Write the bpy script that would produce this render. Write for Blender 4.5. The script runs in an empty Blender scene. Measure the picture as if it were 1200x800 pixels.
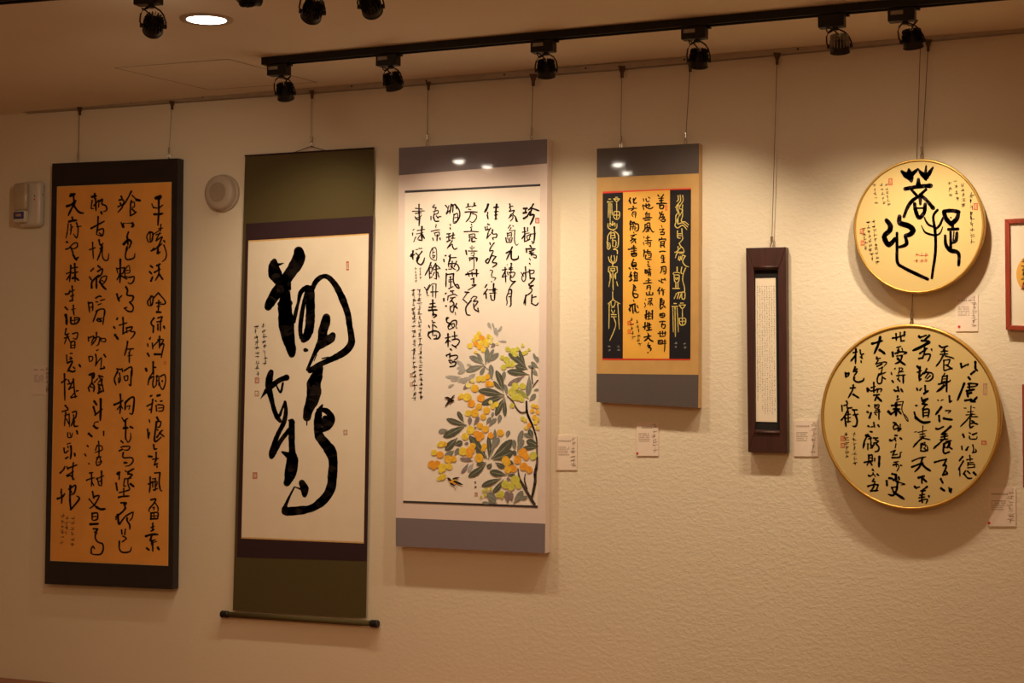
import bpy, math, random
from mathutils import Vector, Matrix
import numpy as np

# ------------------------------------------------------------------ camera, light, exposure
scn = bpy.context.scene
COL = scn.collection
F = 1900.0                       # focal length in pixels of a 1200 wide frame
YAW = math.radians(24.4)
PITCH = math.atan(52 / F)
ROLL = 0.0045
DIST = 4.69                      # camera to picture wall
EYE = 1.5
CEIL = 2.5
cam_rot = (Matrix.Rotation(YAW, 3, 'Z') @ Matrix.Rotation(math.pi / 2 + PITCH, 3, 'X') @ Matrix.Rotation(ROLL, 3, 'Z'))
cam_d = bpy.data.cameras.new('camera')
cam_d.sensor_width = 36
cam_d.lens = 36 * F / 1200
cam = bpy.data.objects.new('camera', cam_d)
cam.matrix_world = Matrix.Translation((0, -DIST, EYE)) @ cam_rot.to_4x4()
COL.objects.link(cam)
scn.camera = cam
CAM = Vector((0, -DIST, EYE))

def lin(c):
    return c / 12.92 if c <= 0.04045 else ((c + 0.055) / 1.055) ** 2.4
def rgb(r, g, b):
    return (lin(r / 255), lin(g / 255), lin(b / 255), 1)

world = bpy.data.worlds.new('world')
scn.world = world
world.use_nodes = True
world.node_tree.nodes['Background'].inputs[0].default_value = (1.0, 0.62, 0.33, 1)
world.node_tree.nodes['Background'].inputs[1].default_value = 0.02

scn.view_settings.view_transform = 'Standard'
scn.view_settings.look = 'None'
scn.view_settings.gamma = 1
scn.view_settings.exposure = 0.06
scn.view_settings.use_curve_mapping = False

WARM = (1.0, 0.62, 0.31)
SPOT = (1.0, 0.81, 0.56)
def area(name, loc, size, power, color=WARM):
    d = bpy.data.lights.new(name, 'AREA')
    d.shape = 'RECTANGLE'; d.size = size[0]; d.size_y = size[1]
    d.energy = power; d.color = color
    o = bpy.data.objects.new(name, d); o.location = loc
    COL.objects.link(o)
    return o
# added warm fill: unseen area lights under the ceiling, standing in for room lamps
area('room_fill', (-1.8, -3.7, CEIL - 0.04), (2.2, 1.2), 30)
area('room_fill', (1.6, -3.9, CEIL - 0.04), (2.2, 1.2), 30)
area('room_fill', (0.0, -6.2, CEIL - 0.04), (3.0, 1.2), 26)

def ray(px, py):
    return cam_rot @ Vector(((px - 600) / F, (400 - py) / F, -1))
def P(px, py, t=0.0):
    d = ray(px, py); k = (-t + DIST) / d.y
    return CAM + d * k
def CP(px, py, z=CEIL):
    d = ray(px, py); k = (z - EYE) / d.z
    return CAM + d * k

# ------------------------------------------------------------------ materials
def mat(name, col, rough=0.6, metal=0.0, coat=0.0, noise=0.0, nscale=40, bump=0.0, emit=None, trans=0.0, alpha=1.0, spec=None):
    m = bpy.data.materials.new(name); m.use_nodes = True
    nt = m.node_tree; b = nt.nodes['Principled BSDF']
    b.inputs['Base Color'].default_value = col
    b.inputs['Roughness'].default_value = rough
    b.inputs['Metallic'].default_value = metal
    b.inputs['Coat Weight'].default_value = coat
    b.inputs['Coat Roughness'].default_value = 0.04
    if spec is not None: b.inputs['Specular IOR Level'].default_value = spec
    b.inputs['Transmission Weight'].default_value = trans
    b.inputs['Alpha'].default_value = alpha
    if emit:
        b.inputs['Emission Color'].default_value = emit[0]
        b.inputs['Emission Strength'].default_value = emit[1]
    if noise or bump:
        tc = nt.nodes.new('ShaderNodeTexCoord')
        n = nt.nodes.new('ShaderNodeTexNoise'); n.inputs['Scale'].default_value = nscale
        n.inputs['Detail'].default_value = 5
        nt.links.new(tc.outputs['Object'], n.inputs['Vector'])
        if noise:
            r = nt.nodes.new('ShaderNodeValToRGB')
            r.color_ramp.elements[0].position = 0.3; r.color_ramp.elements[1].position = 0.7
            r.color_ramp.elements[0].color = tuple(c * (1 - noise) for c in col[:3]) + (1,)
            r.color_ramp.elements[1].color = tuple(min(1, c * (1 + noise)) for c in col[:3]) + (1,)
            nt.links.new(n.outputs['Fac'], r.inputs['Fac'])
            nt.links.new(r.outputs['Color'], b.inputs['Base Color'])
        if bump:
            bp = nt.nodes.new('ShaderNodeBump'); bp.inputs['Distance'].default_value = bump
            nt.links.new(n.outputs['Fac'], bp.inputs['Height'])
            nt.links.new(bp.outputs['Normal'], b.inputs['Normal'])
    return m

def fabric(name, col, scale=260, amt=0.12, coat=0.0, rough=0.75):
    """woven cloth: two crossed wave textures"""
    m = mat(name, col, rough, coat=coat, spec=0.5 if coat else 0.15)
    nt = m.node_tree; b = nt.nodes['Principled BSDF']
    tc = nt.nodes.new('ShaderNodeTexCoord')
    w1 = nt.nodes.new('ShaderNodeTexWave'); w1.bands_direction = 'X'
    w2 = nt.nodes.new('ShaderNodeTexWave'); w2.bands_direction = 'Z'
    for w in (w1, w2):
        w.inputs['Scale'].default_value = scale; w.inputs['Distortion'].default_value = 1.5
        nt.links.new(tc.outputs['Object'], w.inputs['Vector'])
    mx = nt.nodes.new('ShaderNodeMath'); mx.operation = 'ADD'
    nt.links.new(w1.outputs['Fac'], mx.inputs[0]); nt.links.new(w2.outputs['Fac'], mx.inputs[1])
    mr = nt.nodes.new('ShaderNodeMapRange'); mr.inputs['From Max'].default_value = 2
    mr.inputs['To Min'].default_value = 1 - amt; mr.inputs['To Max'].default_value = 1 + amt
    nt.links.new(mx.outputs[0], mr.inputs['Value'])
    hs = nt.nodes.new('ShaderNodeHueSaturation'); hs.inputs['Color'].default_value = col
    nt.links.new(mr.outputs['Result'], hs.inputs['Value'])
    nt.links.new(hs.outputs['Color'], b.inputs['Base Color'])
    return m

def stucco(name, col):
    """trowelled plaster: ridged and mostly horizontal, smoother towards the left of the wall"""
    m = mat(name, col, 0.85, spec=0.25); nt = m.node_tree; b = nt.nodes['Principled BSDF']
    tc = nt.nodes.new('ShaderNodeTexCoord')
    mp = nt.nodes.new('ShaderNodeMapping'); mp.inputs['Scale'].default_value = (1.0, 1.0, 1.5)
    nt.links.new(tc.outputs['Object'], mp.inputs['Vector'])
    n = nt.nodes.new('ShaderNodeTexNoise'); n.inputs['Scale'].default_value = 62
    n.inputs['Detail'].default_value = 6; n.inputs['Roughness'].default_value = 0.62; n.inputs['Distortion'].default_value = 0.25
    nt.links.new(mp.outputs['Vector'], n.inputs['Vector'])
    cr = nt.nodes.new('ShaderNodeValToRGB')
    cr.color_ramp.elements[0].position = 0.42; cr.color_ramp.elements[1].position = 0.66
    nt.links.new(n.outputs['Fac'], cr.inputs['Fac'])
    sx = nt.nodes.new('ShaderNodeSeparateXYZ'); nt.links.new(tc.outputs['Object'], sx.inputs[0])
    mr = nt.nodes.new('ShaderNodeMapRange')
    mr.inputs['From Min'].default_value = -2.0; mr.inputs['From Max'].default_value = -0.6
    mr.inputs['To Min'].default_value = 0.06; mr.inputs['To Max'].default_value = 0.22
    nt.links.new(sx.outputs['X'], mr.inputs['Value'])
    bp = nt.nodes.new('ShaderNodeBump'); bp.inputs['Distance'].default_value = 0.0035
    nt.links.new(mr.outputs['Result'], bp.inputs['Strength'])
    nt.links.new(cr.outputs['Color'], bp.inputs['Height'])
    nt.links.new(bp.outputs['Normal'], b.inputs['Normal'])
    n2 = nt.nodes.new('ShaderNodeTexNoise'); n2.inputs['Scale'].default_value = 1.7
    nt.links.new(tc.outputs['Object'], n2.inputs['Vector'])
    r = nt.nodes.new('ShaderNodeValToRGB')
    r.color_ramp.elements[0].color = tuple(c * .95 for c in col[:3]) + (1,); r.color_ramp.elements[1].color = col
    nt.links.new(n2.outputs['Fac'], r.inputs['Fac']); nt.links.new(r.outputs['Color'], b.inputs['Base Color'])
    return m

def wood(name, c1, c2, rough=0.4, axis=(30, 30, 2.5), coat=0.2):
    m = mat(name, c1, rough, coat=coat); nt = m.node_tree; b = nt.nodes['Principled BSDF']
    tc = nt.nodes.new('ShaderNodeTexCoord'); mp = nt.nodes.new('ShaderNodeMapping')
    mp.inputs['Scale'].default_value = axis
    nt.links.new(tc.outputs['Object'], mp.inputs['Vector'])
    n = nt.nodes.new('ShaderNodeTexNoise'); n.inputs['Scale'].default_value = 2.0; n.inputs['Detail'].default_value = 6
    n.inputs['Distortion'].default_value = 0.8
    nt.links.new(mp.outputs['Vector'], n.inputs['Vector'])
    r = nt.nodes.new('ShaderNodeValToRGB'); r.color_ramp.elements[0].color = c1; r.color_ramp.elements[1].color = c2
    r.color_ramp.elements[0].position = .35; r.color_ramp.elements[1].position = .65
    nt.links.new(n.outputs['Fac'], r.inputs['Fac']); nt.links.new(r.outputs['Color'], b.inputs['Base Color'])
    return m

M = dict(
    wall=stucco('wall_plaster', rgb(232, 219, 196)),
    ceil=mat('ceiling_paint', rgb(232, 220, 200), 0.9, noise=0.03, nscale=2, spec=0.2),
    plain=mat('side_wall_paint', rgb(226, 214, 192), 0.9, noise=0.03, nscale=3),
    floor=wood('floor_boards', rgb(120, 80, 50), rgb(150, 105, 66), 0.4, (2, 12, 4)),
    black=mat('black_lacquer_metal', rgb(22, 20, 20), 0.45, metal=0.2, noise=0.2, nscale=60),
    blackfin=mat('heatsink_black', rgb(26, 24, 24), 0.5, metal=0.5, noise=0.2, nscale=80),
    strip=mat('adapter_label_grey', rgb(150, 146, 140), 0.5, noise=0.15, nscale=120),
    alu=mat('rail_aluminium', rgb(184, 172, 156), 0.35, metal=0.5, noise=0.08, nscale=30),
    steel=mat('wire_steel', rgb(120, 108, 92), 0.35, metal=0.9, noise=0.1, nscale=200),
    brass=mat('hook_bronze', rgb(92, 66, 42), 0.45, metal=0.4, noise=0.2, nscale=90),
    clip=mat('clip_nickel', rgb(190, 180, 168), 0.22, metal=1.0, noise=0.05, nscale=100),
    navy=mat('board_edge_dark', rgb(27, 20, 24), 0.45, coat=0.1, noise=0.12, nscale=18),
    gold_paper=mat('amber_gold_paper', rgb(232, 160, 74), 0.5, noise=0.07, nscale=9),
    gold_line=mat('pale_gold_line', rgb(222, 180, 112), 0.5, noise=0.1, nscale=60),
    ink=mat('brush_ink', rgb(32, 24, 22), 0.55, noise=0.25, nscale=60, spec=0.2),
    ink2=mat('brush_ink_diluted', rgb(88, 70, 60), 0.6, noise=0.3, nscale=90, spec=0.2),
    inkwash=mat('brush_ink_violet', rgb(58, 42, 50), 0.6, noise=0.35, nscale=50, spec=0.2),
    green=fabric('olive_scroll_silk', rgb(86, 75, 46)),
    plum=fabric('plum_scroll_silk', rgb(58, 39, 43)),
    cream=mat('cream_rice_paper', rgb(236, 222, 200), 0.8, noise=0.025, nscale=14),
    seal=mat('cinnabar_seal', rgb(190, 78, 54), 0.6, noise=0.3, nscale=200),
    sealpale=mat('faded_seal', rgb(186, 140, 118), 0.7, noise=0.3, nscale=200),
    slate=fabric('slate_grey_mount', rgb(124, 114, 122), 300, 0.06, coat=1.0, rough=0.6),
    greybrown=fabric('taupe_grey_mount', rgb(84, 75, 74), 300, 0.06, coat=1.0, rough=0.6),
    white_mount=mat('pearl_white_mount', rgb(232, 214, 206), 0.55, coat=0.6, noise=0.02, nscale=12),
    white_paper=mat('white_painting_paper', rgb(246, 234, 222), 0.6, coat=0.5, noise=0.02, nscale=20),
    rule=mat('dark_rule_line', rgb(52, 46, 52), 0.5, coat=0.5, noise=0.1, nscale=50),
    ochre=mat('ochre_silk_mount', rgb(196, 154, 92), 0.55, coat=0.3, noise=0.06, nscale=25),
    gold_mid=mat('bright_gold_paper', rgb(230, 172, 68), 0.5, coat=0.3, noise=0.07, nscale=18),
    indigo=mat('indigo_black_strip', rgb(20, 17, 24), 0.6, coat=0.05, spec=0.3, noise=0.12, nscale=20),
    redline=mat('red_border_line', rgb(214, 50, 28), 0.5, noise=0.08, nscale=40),
    goldink=mat('gold_ink', rgb(240, 214, 120), 0.6, metal=0.0, noise=0.15, nscale=80),
    silverink=mat('silver_ink', rgb(160, 152, 150), 0.5, metal=0.2, noise=0.2, nscale=80),
    rosewood=wood('dark_rosewood', rgb(50, 22, 18), rgb(66, 30, 24), 0.45, (40, 40, 3), coat=0.1),
    blackmat=mat('black_velvet_mat', rgb(22, 15, 15), 0.9, noise=0.15, nscale=60),
    silk=mat('champagne_silk', rgb(210, 184, 124), 0.7, noise=0.04, nscale=6, spec=0.2),
    ring=mat('brushed_gold_ring', rgb(206, 164, 84), 0.38, metal=0.7, noise=0.06, nscale=15),
    redwood=wood('red_stained_wood', rgb(136, 46, 25), rgb(160, 60, 34), 0.4, (30, 30, 3), coat=0.1),
    card=mat('label_card_paper', rgb(236, 218, 202), 0.6, noise=0.02, nscale=60),
    cardink=mat('card_print_grey', rgb(176, 156, 140), 0.7, noise=0.2, nscale=200),
    carddark=mat('card_brush_grey', rgb(140, 120, 104), 0.7, noise=0.2, nscale=200),
    sticker=mat('red_dot_sticker', rgb(206, 36, 36), 0.5, noise=0.05, nscale=100),
    plastic=mat('ivory_plastic', rgb(206, 196, 180), 0.35, noise=0.03, nscale=20),
    plastic3=mat('grille_plastic', rgb(160, 142, 122), 0.6, noise=0.05, nscale=60),
    plastic2=mat('greyed_plastic', rgb(184, 168, 150), 0.5, noise=0.03, nscale=20),
    smoke=mat('smoky_clear_cover', rgb(178, 162, 138), 0.08, coat=1.0, noise=0.06, nscale=14),
    blue=mat('blue_label', rgb(56, 60, 120), 0.4, noise=0.1, nscale=60),
    led=mat('red_led_plastic', rgb(226, 60, 50), 0.3, noise=0.05, nscale=60),
    lens=mat('lit_lamp_lens', rgb(255, 240, 220), 0.3, emit=((1.0, 0.86, 0.66, 1), 30)),
    lensdim=mat('lamp_glass_dark', rgb(120, 112, 104), 0.2, coat=1, noise=0.05, nscale=50),
    spotlens=mat('lit_led_lens', rgb(255, 244, 228), 0.3, emit=((1.0, 0.88, 0.70, 1), 130)),
    downlens=mat('lit_downlight_diffuser', rgb(255, 245, 230), 0.3, emit=((1.0, 0.90, 0.74, 1), 9)),
    trimring=mat('downlight_trim', rgb(178, 158, 136), 0.5, noise=0.03, nscale=30),
    benchwood=wood('red_brown_bench_wood', rgb(130, 62, 34), rgb(160, 84, 48), 0.35, (2.5, 30, 30)),
    seam=mat('hatch_shadow_gap', rgb(52, 40, 30), 0.95, noise=0.1, nscale=60),
)
for k, c in dict(leaf0=(176, 172, 168), leaf1=(128, 130, 122), leaf2=(84, 88, 74), leaf3=(138, 122, 124), leaf4=(160, 164, 86),
                 vein=(170, 168, 150), fr0=(246, 226, 140), fr1=(248, 212, 70), fr2=(252, 190, 50), fr3=(252, 168, 44), fr4=(212, 208, 84),
                 branch=(104, 88, 78), bird=(72, 50, 40)).items():
    M[k] = mat('pigment_' + {'l': 'leaf_', 'v': 'vein_', 'f': 'fruit_', 'b': 'brown_'}[k[0]] + k[-1], rgb(*c), 0.65, coat=0.3, noise=0.18, nscale=70)

# ------------------------------------------------------------------ mesh helpers
class MB:
    def __init__(s): s.v = []; s.f = []; s.m = []
    def add(s, vs, fs, mi=0):
        n = len(s.v); s.v += [Vector(v) for v in vs]
        s.f += [tuple(i + n for i in f) for f in fs]; s.m += [mi] * len(fs)
        return s
    def box(s, a, b, mi=0):
        x0, y0, z0 = a; x1, y1, z1 = b
        x0, x1 = min(x0, x1), max(x0, x1); y0, y1 = min(y0, y1), max(y0, y1); z0, z1 = min(z0, z1), max(z0, z1)
        vs = [(x0, y0, z0), (x1, y0, z0), (x1, y1, z0), (x0, y1, z0), (x0, y0, z1), (x1, y0, z1), (x1, y1, z1), (x0, y1, z1)]
        return s.add(vs, [(0, 3, 2, 1), (4, 5, 6, 7), (0, 1, 5, 4), (1, 2, 6, 5), (2, 3, 7, 6), (3, 0, 4, 7)], mi)
    def prism(s, front, depth, mi=0):
        """front: points in a plane facing -Y, extruded towards the wall by depth"""
        n = len(front); vs = [Vector(p) for p in front] + [Vector(p) + Vector((0, depth, 0)) for p in front]
        fs = [tuple(range(n)), tuple(range(2 * n - 1, n - 1, -1))]
        fs += [(i, i + n, (i + 1) % n + n, (i + 1) % n) for i in range(n)]
        return s.add(vs, fs, mi)
    def tube(s, pts, r, seg=8, mi=0, caps=True):
        pts = [Vector(p) for p in pts]; n = len(pts); rs = r if isinstance(r, (list, tuple)) else [r] * n
        vs = []
        for i, p in enumerate(pts):
            t = (pts[min(i + 1, n - 1)] - pts[max(i - 1, 0)]).normalized()
            u = t.cross(Vector((0, 0, 1)) if abs(t.z) < .9 else Vector((1, 0, 0))).normalized(); w = t.cross(u)
            for k in range(seg):
                a = 2 * math.pi * k / seg; vs.append(p + (u * math.cos(a) + w * math.sin(a)) * rs[i])
        fs = [(i * seg + k, i * seg + (k + 1) % seg, (i + 1) * seg + (k + 1) % seg, (i + 1) * seg + k) for i in range(n - 1) for k in range(seg)]
        if caps: fs += [tuple(range(seg))[::-1], tuple((n - 1) * seg + k for k in range(seg))]
        return s.add(vs, fs, mi)
    def lathe(s, prof, mtx, seg=32, mi=0):
        """prof: (radius, height) about local Z of mtx; closed to the axis where radius is 0"""
        vs = []; fs = []; ids = []
        for r, h in prof:
            if r < 1e-6: ids.append([len(vs)]); vs.append(mtx @ Vector((0, 0, h)))
            else:
                ids.append(list(range(len(vs), len(vs) + seg)))
                vs += [mtx @ Vector((r * math.cos(2 * math.pi * k / seg), r * math.sin(2 * math.pi * k / seg), h)) for k in range(seg)]
        for a, b in zip(ids, ids[1:]):
            for k in range(seg):
                k2 = (k + 1) % seg
                q = [a[k % len(a)], a[k2 % len(a)], b[k2 % len(b)], b[k % len(b)]]
                q = tuple(dict.fromkeys(q))
                if len(q) > 2: fs.append(q)
        return s.add(vs, fs, mi)
    def obj(s, name, mats, parent=None, smooth=False, bevel=0.0):
        loc = parent_loc(parent)
        me = bpy.data.meshes.new(name)
        me.from_pydata([tuple(v - loc) for v in s.v], [], s.f)
        for m in (mats if isinstance(mats, (list, tuple)) else [mats]): me.materials.append(m)
        me.polygons.foreach_set('material_index', s.m)
        if smooth: me.polygons.foreach_set('use_smooth', [True] * len(me.polygons))
        me.update()
        o = bpy.data.objects.new(name, me); COL.objects.link(o)
        if parent: o.parent = parent
        if bevel:
            b = o.modifiers.new('bevel', 'BEVEL'); b.width = bevel; b.segments = 2; b.limit_method = 'ANGLE'
        return o

def parent_loc(p):
    loc = Vector((0, 0, 0))
    while p is not None:
        loc += p.location; p = p.parent
    return loc
def tag(o, label=None, cat=None, group=None, kind=None):
    if label: o['label'] = label
    if cat: o['category'] = cat
    if group: o['group'] = group
    if kind: o['kind'] = kind
    return o
def thing(name, loc, label, cat, group=None):
    o = bpy.data.objects.new(name, None); o.empty_display_size = .05; COL.objects.link(o)
    o.location = loc
    return tag(o, label, cat, group)

# ---- brush strokes: each is traced in a window of the picture and laid on the paper plane
def parse(txt):
    out = []; ox = oy = 0; s = 10.0
    for line in txt.strip().splitlines():
        line = line.strip()
        if not line: continue
        if line[0] == '@':
            a = line[1:].split(); ox, oy, s = float(a[0]), float(a[1]), float(a[2]); continue
        for st in line.split(';'):
            t = st.split()
            if not t: continue
            if t[0] == 'v':
                n = list(map(float, t[1:])); pts = [(ox + n[i] / s, oy + n[i + 1] / s, n[i + 2] / s) for i in range(0, len(n) - 2, 3)]; out.append(('v', pts))
            else:
                n = list(map(float, t)); w = n[0] / s
                pts = [(ox + n[i] / s, oy + n[i + 1] / s, w) for i in range(1, len(n) - 1, 2)]; out.append(('t', pts))
    return out
def smooth_pts(pts, step=0.9):
    if len(pts) == 2: c = [pts[0], pts[0], pts[1], pts[1]]
    else: c = [pts[0]] + list(pts) + [pts[-1]]
    out = []
    for i in range(1, len(c) - 2):
        p0, p1, p2, p3 = c[i - 1:i + 3]
        n = max(2, int(math.hypot(p2[0] - p1[0], p2[1] - p1[1]) / step))
        for k in range(n):
            t = k / n
            out.append(tuple(0.5 * (2 * p1[j] + (p2[j] - p0[j]) * t + (2 * p0[j] - 5 * p1[j] + 4 * p2[j] - p3[j]) * t * t + (3 * p1[j] - p0[j] - 3 * p2[j] + p3[j]) * t ** 3) for j in range(3)))
    out.append(tuple(c[-1])); return out
rs = random.Random(7)
def stroke(mb, kind, pts, T, lift, wk=1.0, mi=0, taper=True, disc=8):
    big = max(p[2] for p in pts)
    q = smooth_pts(pts, max(0.8, big * .22)); n = len(q); w = []
    for i, p in enumerate(q):
        t = i / max(1, n - 1); k = 1.0
        if kind == 't' and taper: k = 1.02 - 0.22 * math.sin(math.pi * min(1, t * 1.3)) - 0.5 * max(0, (t - .6) / .4) ** 1.4
        w.append(p[2] * k * wk * (1 + rs.uniform(-.06, .06)) * .5)
    for i in range(n):
        x, y = q[i][0], q[i][1]; a0 = rs.random()
        vs = [P(x + w[i] * math.cos(a0 + 2 * math.pi * k / disc), y - w[i] * math.sin(a0 + 2 * math.pi * k / disc), T + lift) for k in range(disc)]
        mb.add(vs, [tuple(range(disc))], mi)
        if i + 1 < n:
            dx, dy = q[i + 1][0] - x, q[i + 1][1] - y; L = math.hypot(dx, dy)
            if L < 1e-6: continue
            nx, ny = -dy / L, dx / L
            a, b = w[i], w[i + 1]; x2, y2 = q[i + 1][0], q[i + 1][1]
            vs = [P(x + nx * a, y + ny * a, T + lift), P(x2 + nx * b, y2 + ny * b, T + lift), P(x2 - nx * b, y2 - ny * b, T + lift), P(x - nx * a, y - ny * a, T + lift)]
            mb.add(vs, [(0, 1, 2, 3)], mi)
def columns(parent, strokes, edges, T, lift, m, name='text_column', wk=1.0):
    """one mesh for each written column; edges are the gaps between columns"""
    mbs = {}
    for kind, pts in strokes:
        cx = sum(p[0] for p in pts) / len(pts) + (sum(p[1] for p in pts) / len(pts) - 430) * edges[1]
        i = sum(cx > e for e in edges[0])
        stroke(mbs.setdefault(i, MB()), kind, pts, T, lift, wk)
    return [mbs[i].obj(name, m, parent) for i in sorted(mbs)]
def small_text(parent, cols, T, lift, m, name='small_text', cell=3.2, w=0.5, seed=1, step=None):
    """columns of small brush characters: (x, y0, x1, y1)"""
    r = random.Random(seed); mb = MB()
    for (x0, y0, x1, y1) in cols:
        n = max(1, int((y1 - y0) / (step or cell * 1.05)))
        for i in range(n):
            t = (i + .5) / n; cx = x0 + (x1 - x0) * t; cy = y0 + (y1 - y0) * t; h = cell * .46
            for k in range(r.choice((5, 6, 6, 7)) if cell > 2 else 2):
                a = r.choice((0.1, 0.1, 1.5, 1.5, 2.3, .8)) + r.uniform(-.2, .2); l = h * r.uniform(.5, 1.0)
                mx, my = cx + r.uniform(-h * .5, h * .5), cy + r.uniform(-h * .6, h * .6)
                ww = w * r.uniform(.7, 1.3)
                nx, ny = -math.sin(a) * ww / 2, math.cos(a) * ww / 2; dx, dy = math.cos(a) * l, math.sin(a) * l
                mb.add([P(mx - dx + nx * .6, my + dy + ny * .6, T + lift), P(mx - dx - nx * .6, my + dy - ny * .6, T + lift), P(mx + dx - nx, my - dy - ny, T + lift), P(mx + dx + nx, my - dy + ny, T + lift)], [(0, 1, 2, 3)])
    return mb.obj(name, m, parent)
def seal(parent, x, y, w, h, T, lift, m, seed=3, name='seal'):
    """carved seal impression: a frame and cut strokes left as gaps between red bars"""
    r = random.Random(seed); mb = MB()
    def q(a, b, c, d): mb.add([P(a, b, T + lift), P(c, b, T + lift), P(c, d, T + lift), P(a, d, T + lift)], [(0, 1, 2, 3)])
    x0, y0 = x - w / 2, y - h / 2; b = .16
    q(x0, y0, x0 + w, y0 + h * b); q(x0, y0 + h * (1 - b), x0 + w, y0 + h); q(x0, y0 + h * b, x0 + w * b, y0 + h * (1 - b)); q(x0 + w * (1 - b), y0 + h * b, x0 + w, y0 + h * (1 - b))
    n = 3
    for i in range(n):
        for j in range(n):
            cx = x0 + w * (.2 + .6 * (i + .5) / n); cy = y0 + h * (.2 + .6 * (j + .5) / n)
            if r.random() < .8:
                a, c = (w * .09, h * .04) if r.random() < .5 else (w * .05, h * .09)
                q(cx - a, cy - c, cx + a, cy + c)
    return mb.obj(name, m, parent)
def quad(px, T, lift=0.0):
    return [P(x, y, T + lift) for x, y in px]
def sheet(name, m, parent, px, T, lift, depth=0.0004):
    """thin real sheet facing the room"""
    return MB().prism(quad(px, T, lift), depth).obj(name, m, parent)
def lerp(a, b, t): return (a[0] + (b[0] - a[0]) * t, a[1] + (b[1] - a[1]) * t)

# ------------------------------------------------------------------ room shell
def struct(name, a, b, m):
    loc = Vector(((a[0] + b[0]) / 2, (a[1] + b[1]) / 2, min(a[2], b[2])))
    e = MB().box(Vector(a) - loc, Vector(b) - loc).obj(name, m); e.location = loc
    return tag(e, kind='structure')
XL, XR, YF = -5.0, 3.6, -7.4
struct('wall_back', (XL, 0, 0), (XR, .15, CEIL), M['wall']); bpy.data.objects['wall_back'].location.z = 0
struct('wall_left', (XL - .15, YF, 0), (XL, .15, CEIL), M['plain'])
struct('wall_right', (XR, YF, 0), (XR + .15, .15, CEIL), M['plain'])
struct('wall_front', (XL - .15, YF - .15, 0), (XR + .15, YF, CEIL), M['plain'])
struct('floor', (XL - .15, YF - .15, -.1), (XR + .15, .15, 0), M['floor'])
struct('ceiling', (XL - .15, YF - .15, CEIL), (XR + .15, .15, CEIL + .12), M['ceil'])

# picture rail: aluminium channel in the corner under the ceiling, in three lengths that do not quite line up
RAILPX = [(29, 129.5), (363, 105.5), (727, 77.5), (1290, 25)]
def rail_z(x):
    pts = [P(a, b, .014) for a, b in RAILPX]
    for p, q in zip(pts, pts[1:]):
        if x <= q.x: break
    return p.z + (q.z - p.z) * (x - p.x) / (q.x - p.x)
pts = [P(a, b, .014) for a, b in RAILPX]
for i, (p, q) in enumerate(zip(pts, pts[1:])):
    root = thing('picture_rail', p, ['bronze coloured hanging rail along the top of the wall above the far left scrolls',
                                     'middle length of the metal hanging rail above the white and the gold scroll',
                                     'bright aluminium hanging rail at top right above the round panels'][i], 'rail', 'lengths of picture hanging rail')
    g = .0006
    for nm, y0, y1, z0, z1, mm in (('back_plate', 0.000, .004, -.011, .009, 'alu'), ('top_flange', .004, .020, .006, .009, 'alu'), ('front_lip', .0195, .022, -.010, .009, 'alu')):
        mb = MB()
        vs = []
        for e, s in ((p, g), (q, -g)):
            for yy, zz in ((-y0, z0), (-y1, z0), (-y1, z1), (-y0, z1)):
                vs.append((e.x + s, yy, e.z + zz))
        mb.add(vs, [(0, 1, 2, 3), (7, 6, 5, 4), (0, 4, 5, 1), (1, 5, 6, 2), (2, 6, 7, 3), (3, 7, 4, 0)])
        mb.obj(nm, M[mm], root)
    k = 0
    n = 4
    for j in range(n):
        t = (j + .6) / n; c = p.lerp(q, t)
        MB().lathe([(0, .0035), (.003, .003), (.0035, 0)], Matrix.Translation((c.x, -.0195, c.z)) @ Matrix.Rotation(math.pi / 2, 4, 'X'), 10).obj('screw', M['black'], root)

# ceiling access hatch: a recessed seam around a flush panel
hp = [CP(133, 79), CP(268, 69), CP(372, 96), CP(245, 105)]
cen = sum(hp, Vector()) / 4
root = thing('ceiling_hatch', cen, 'flush rectangular access hatch in the ceiling left of the spotlight track', 'hatch')
inner = [cen + (v - cen) * .985 + Vector((0, 0, -.0004)) for v in hp]
MB().add(inner + [v + Vector((0, 0, .0003)) for v in inner], [(0, 1, 2, 3), (7, 6, 5, 4), (0, 4, 5, 1), (1, 5, 6, 2), (2, 6, 7, 3), (3, 7, 4, 0)]).obj('hatch_panel', M['ceil'], root)
mb = MB()
for i in range(4):
    a, b = hp[i], hp[(i + 1) % 4]; a2, b2 = cen + (a - cen) * .985, cen + (b - cen) * .985
    dz = Vector((0, 0, -.001))
    mb.add([a + dz, b + dz, b2 + dz, a2 + dz], [(0, 1, 2, 3)])
mb.obj('seam', M['seam'], root)
# downlight
c = CP(242, 22)
root = thing('downlight', c, 'round lit downlight recessed in the ceiling at top left', 'light')
T3 = Matrix.Translation(c)
MB().lathe([(.048, -.001), (.060, -.006), (.071, -.005), (.073, 0)], T3, 40).obj('trim_ring', M['trimring'], root, smooth=True)
MB().lathe([(0, -.0035), (.057, -.0035), (.057, -.001)], T3, 40).obj('diffuser', M['downlens'], root)
ld = bpy.data.lights.new('downlight_lamp', 'SPOT'); ld.energy = 5; ld.color = WARM; ld.spot_size = 2.2; ld.spot_blend = 1; ld.shadow_soft_size = .09
lo = bpy.data.objects.new('lamp_light', ld); lo.parent = root; lo.location = (0, 0, -.03); COL.objects.link(lo)

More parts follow.
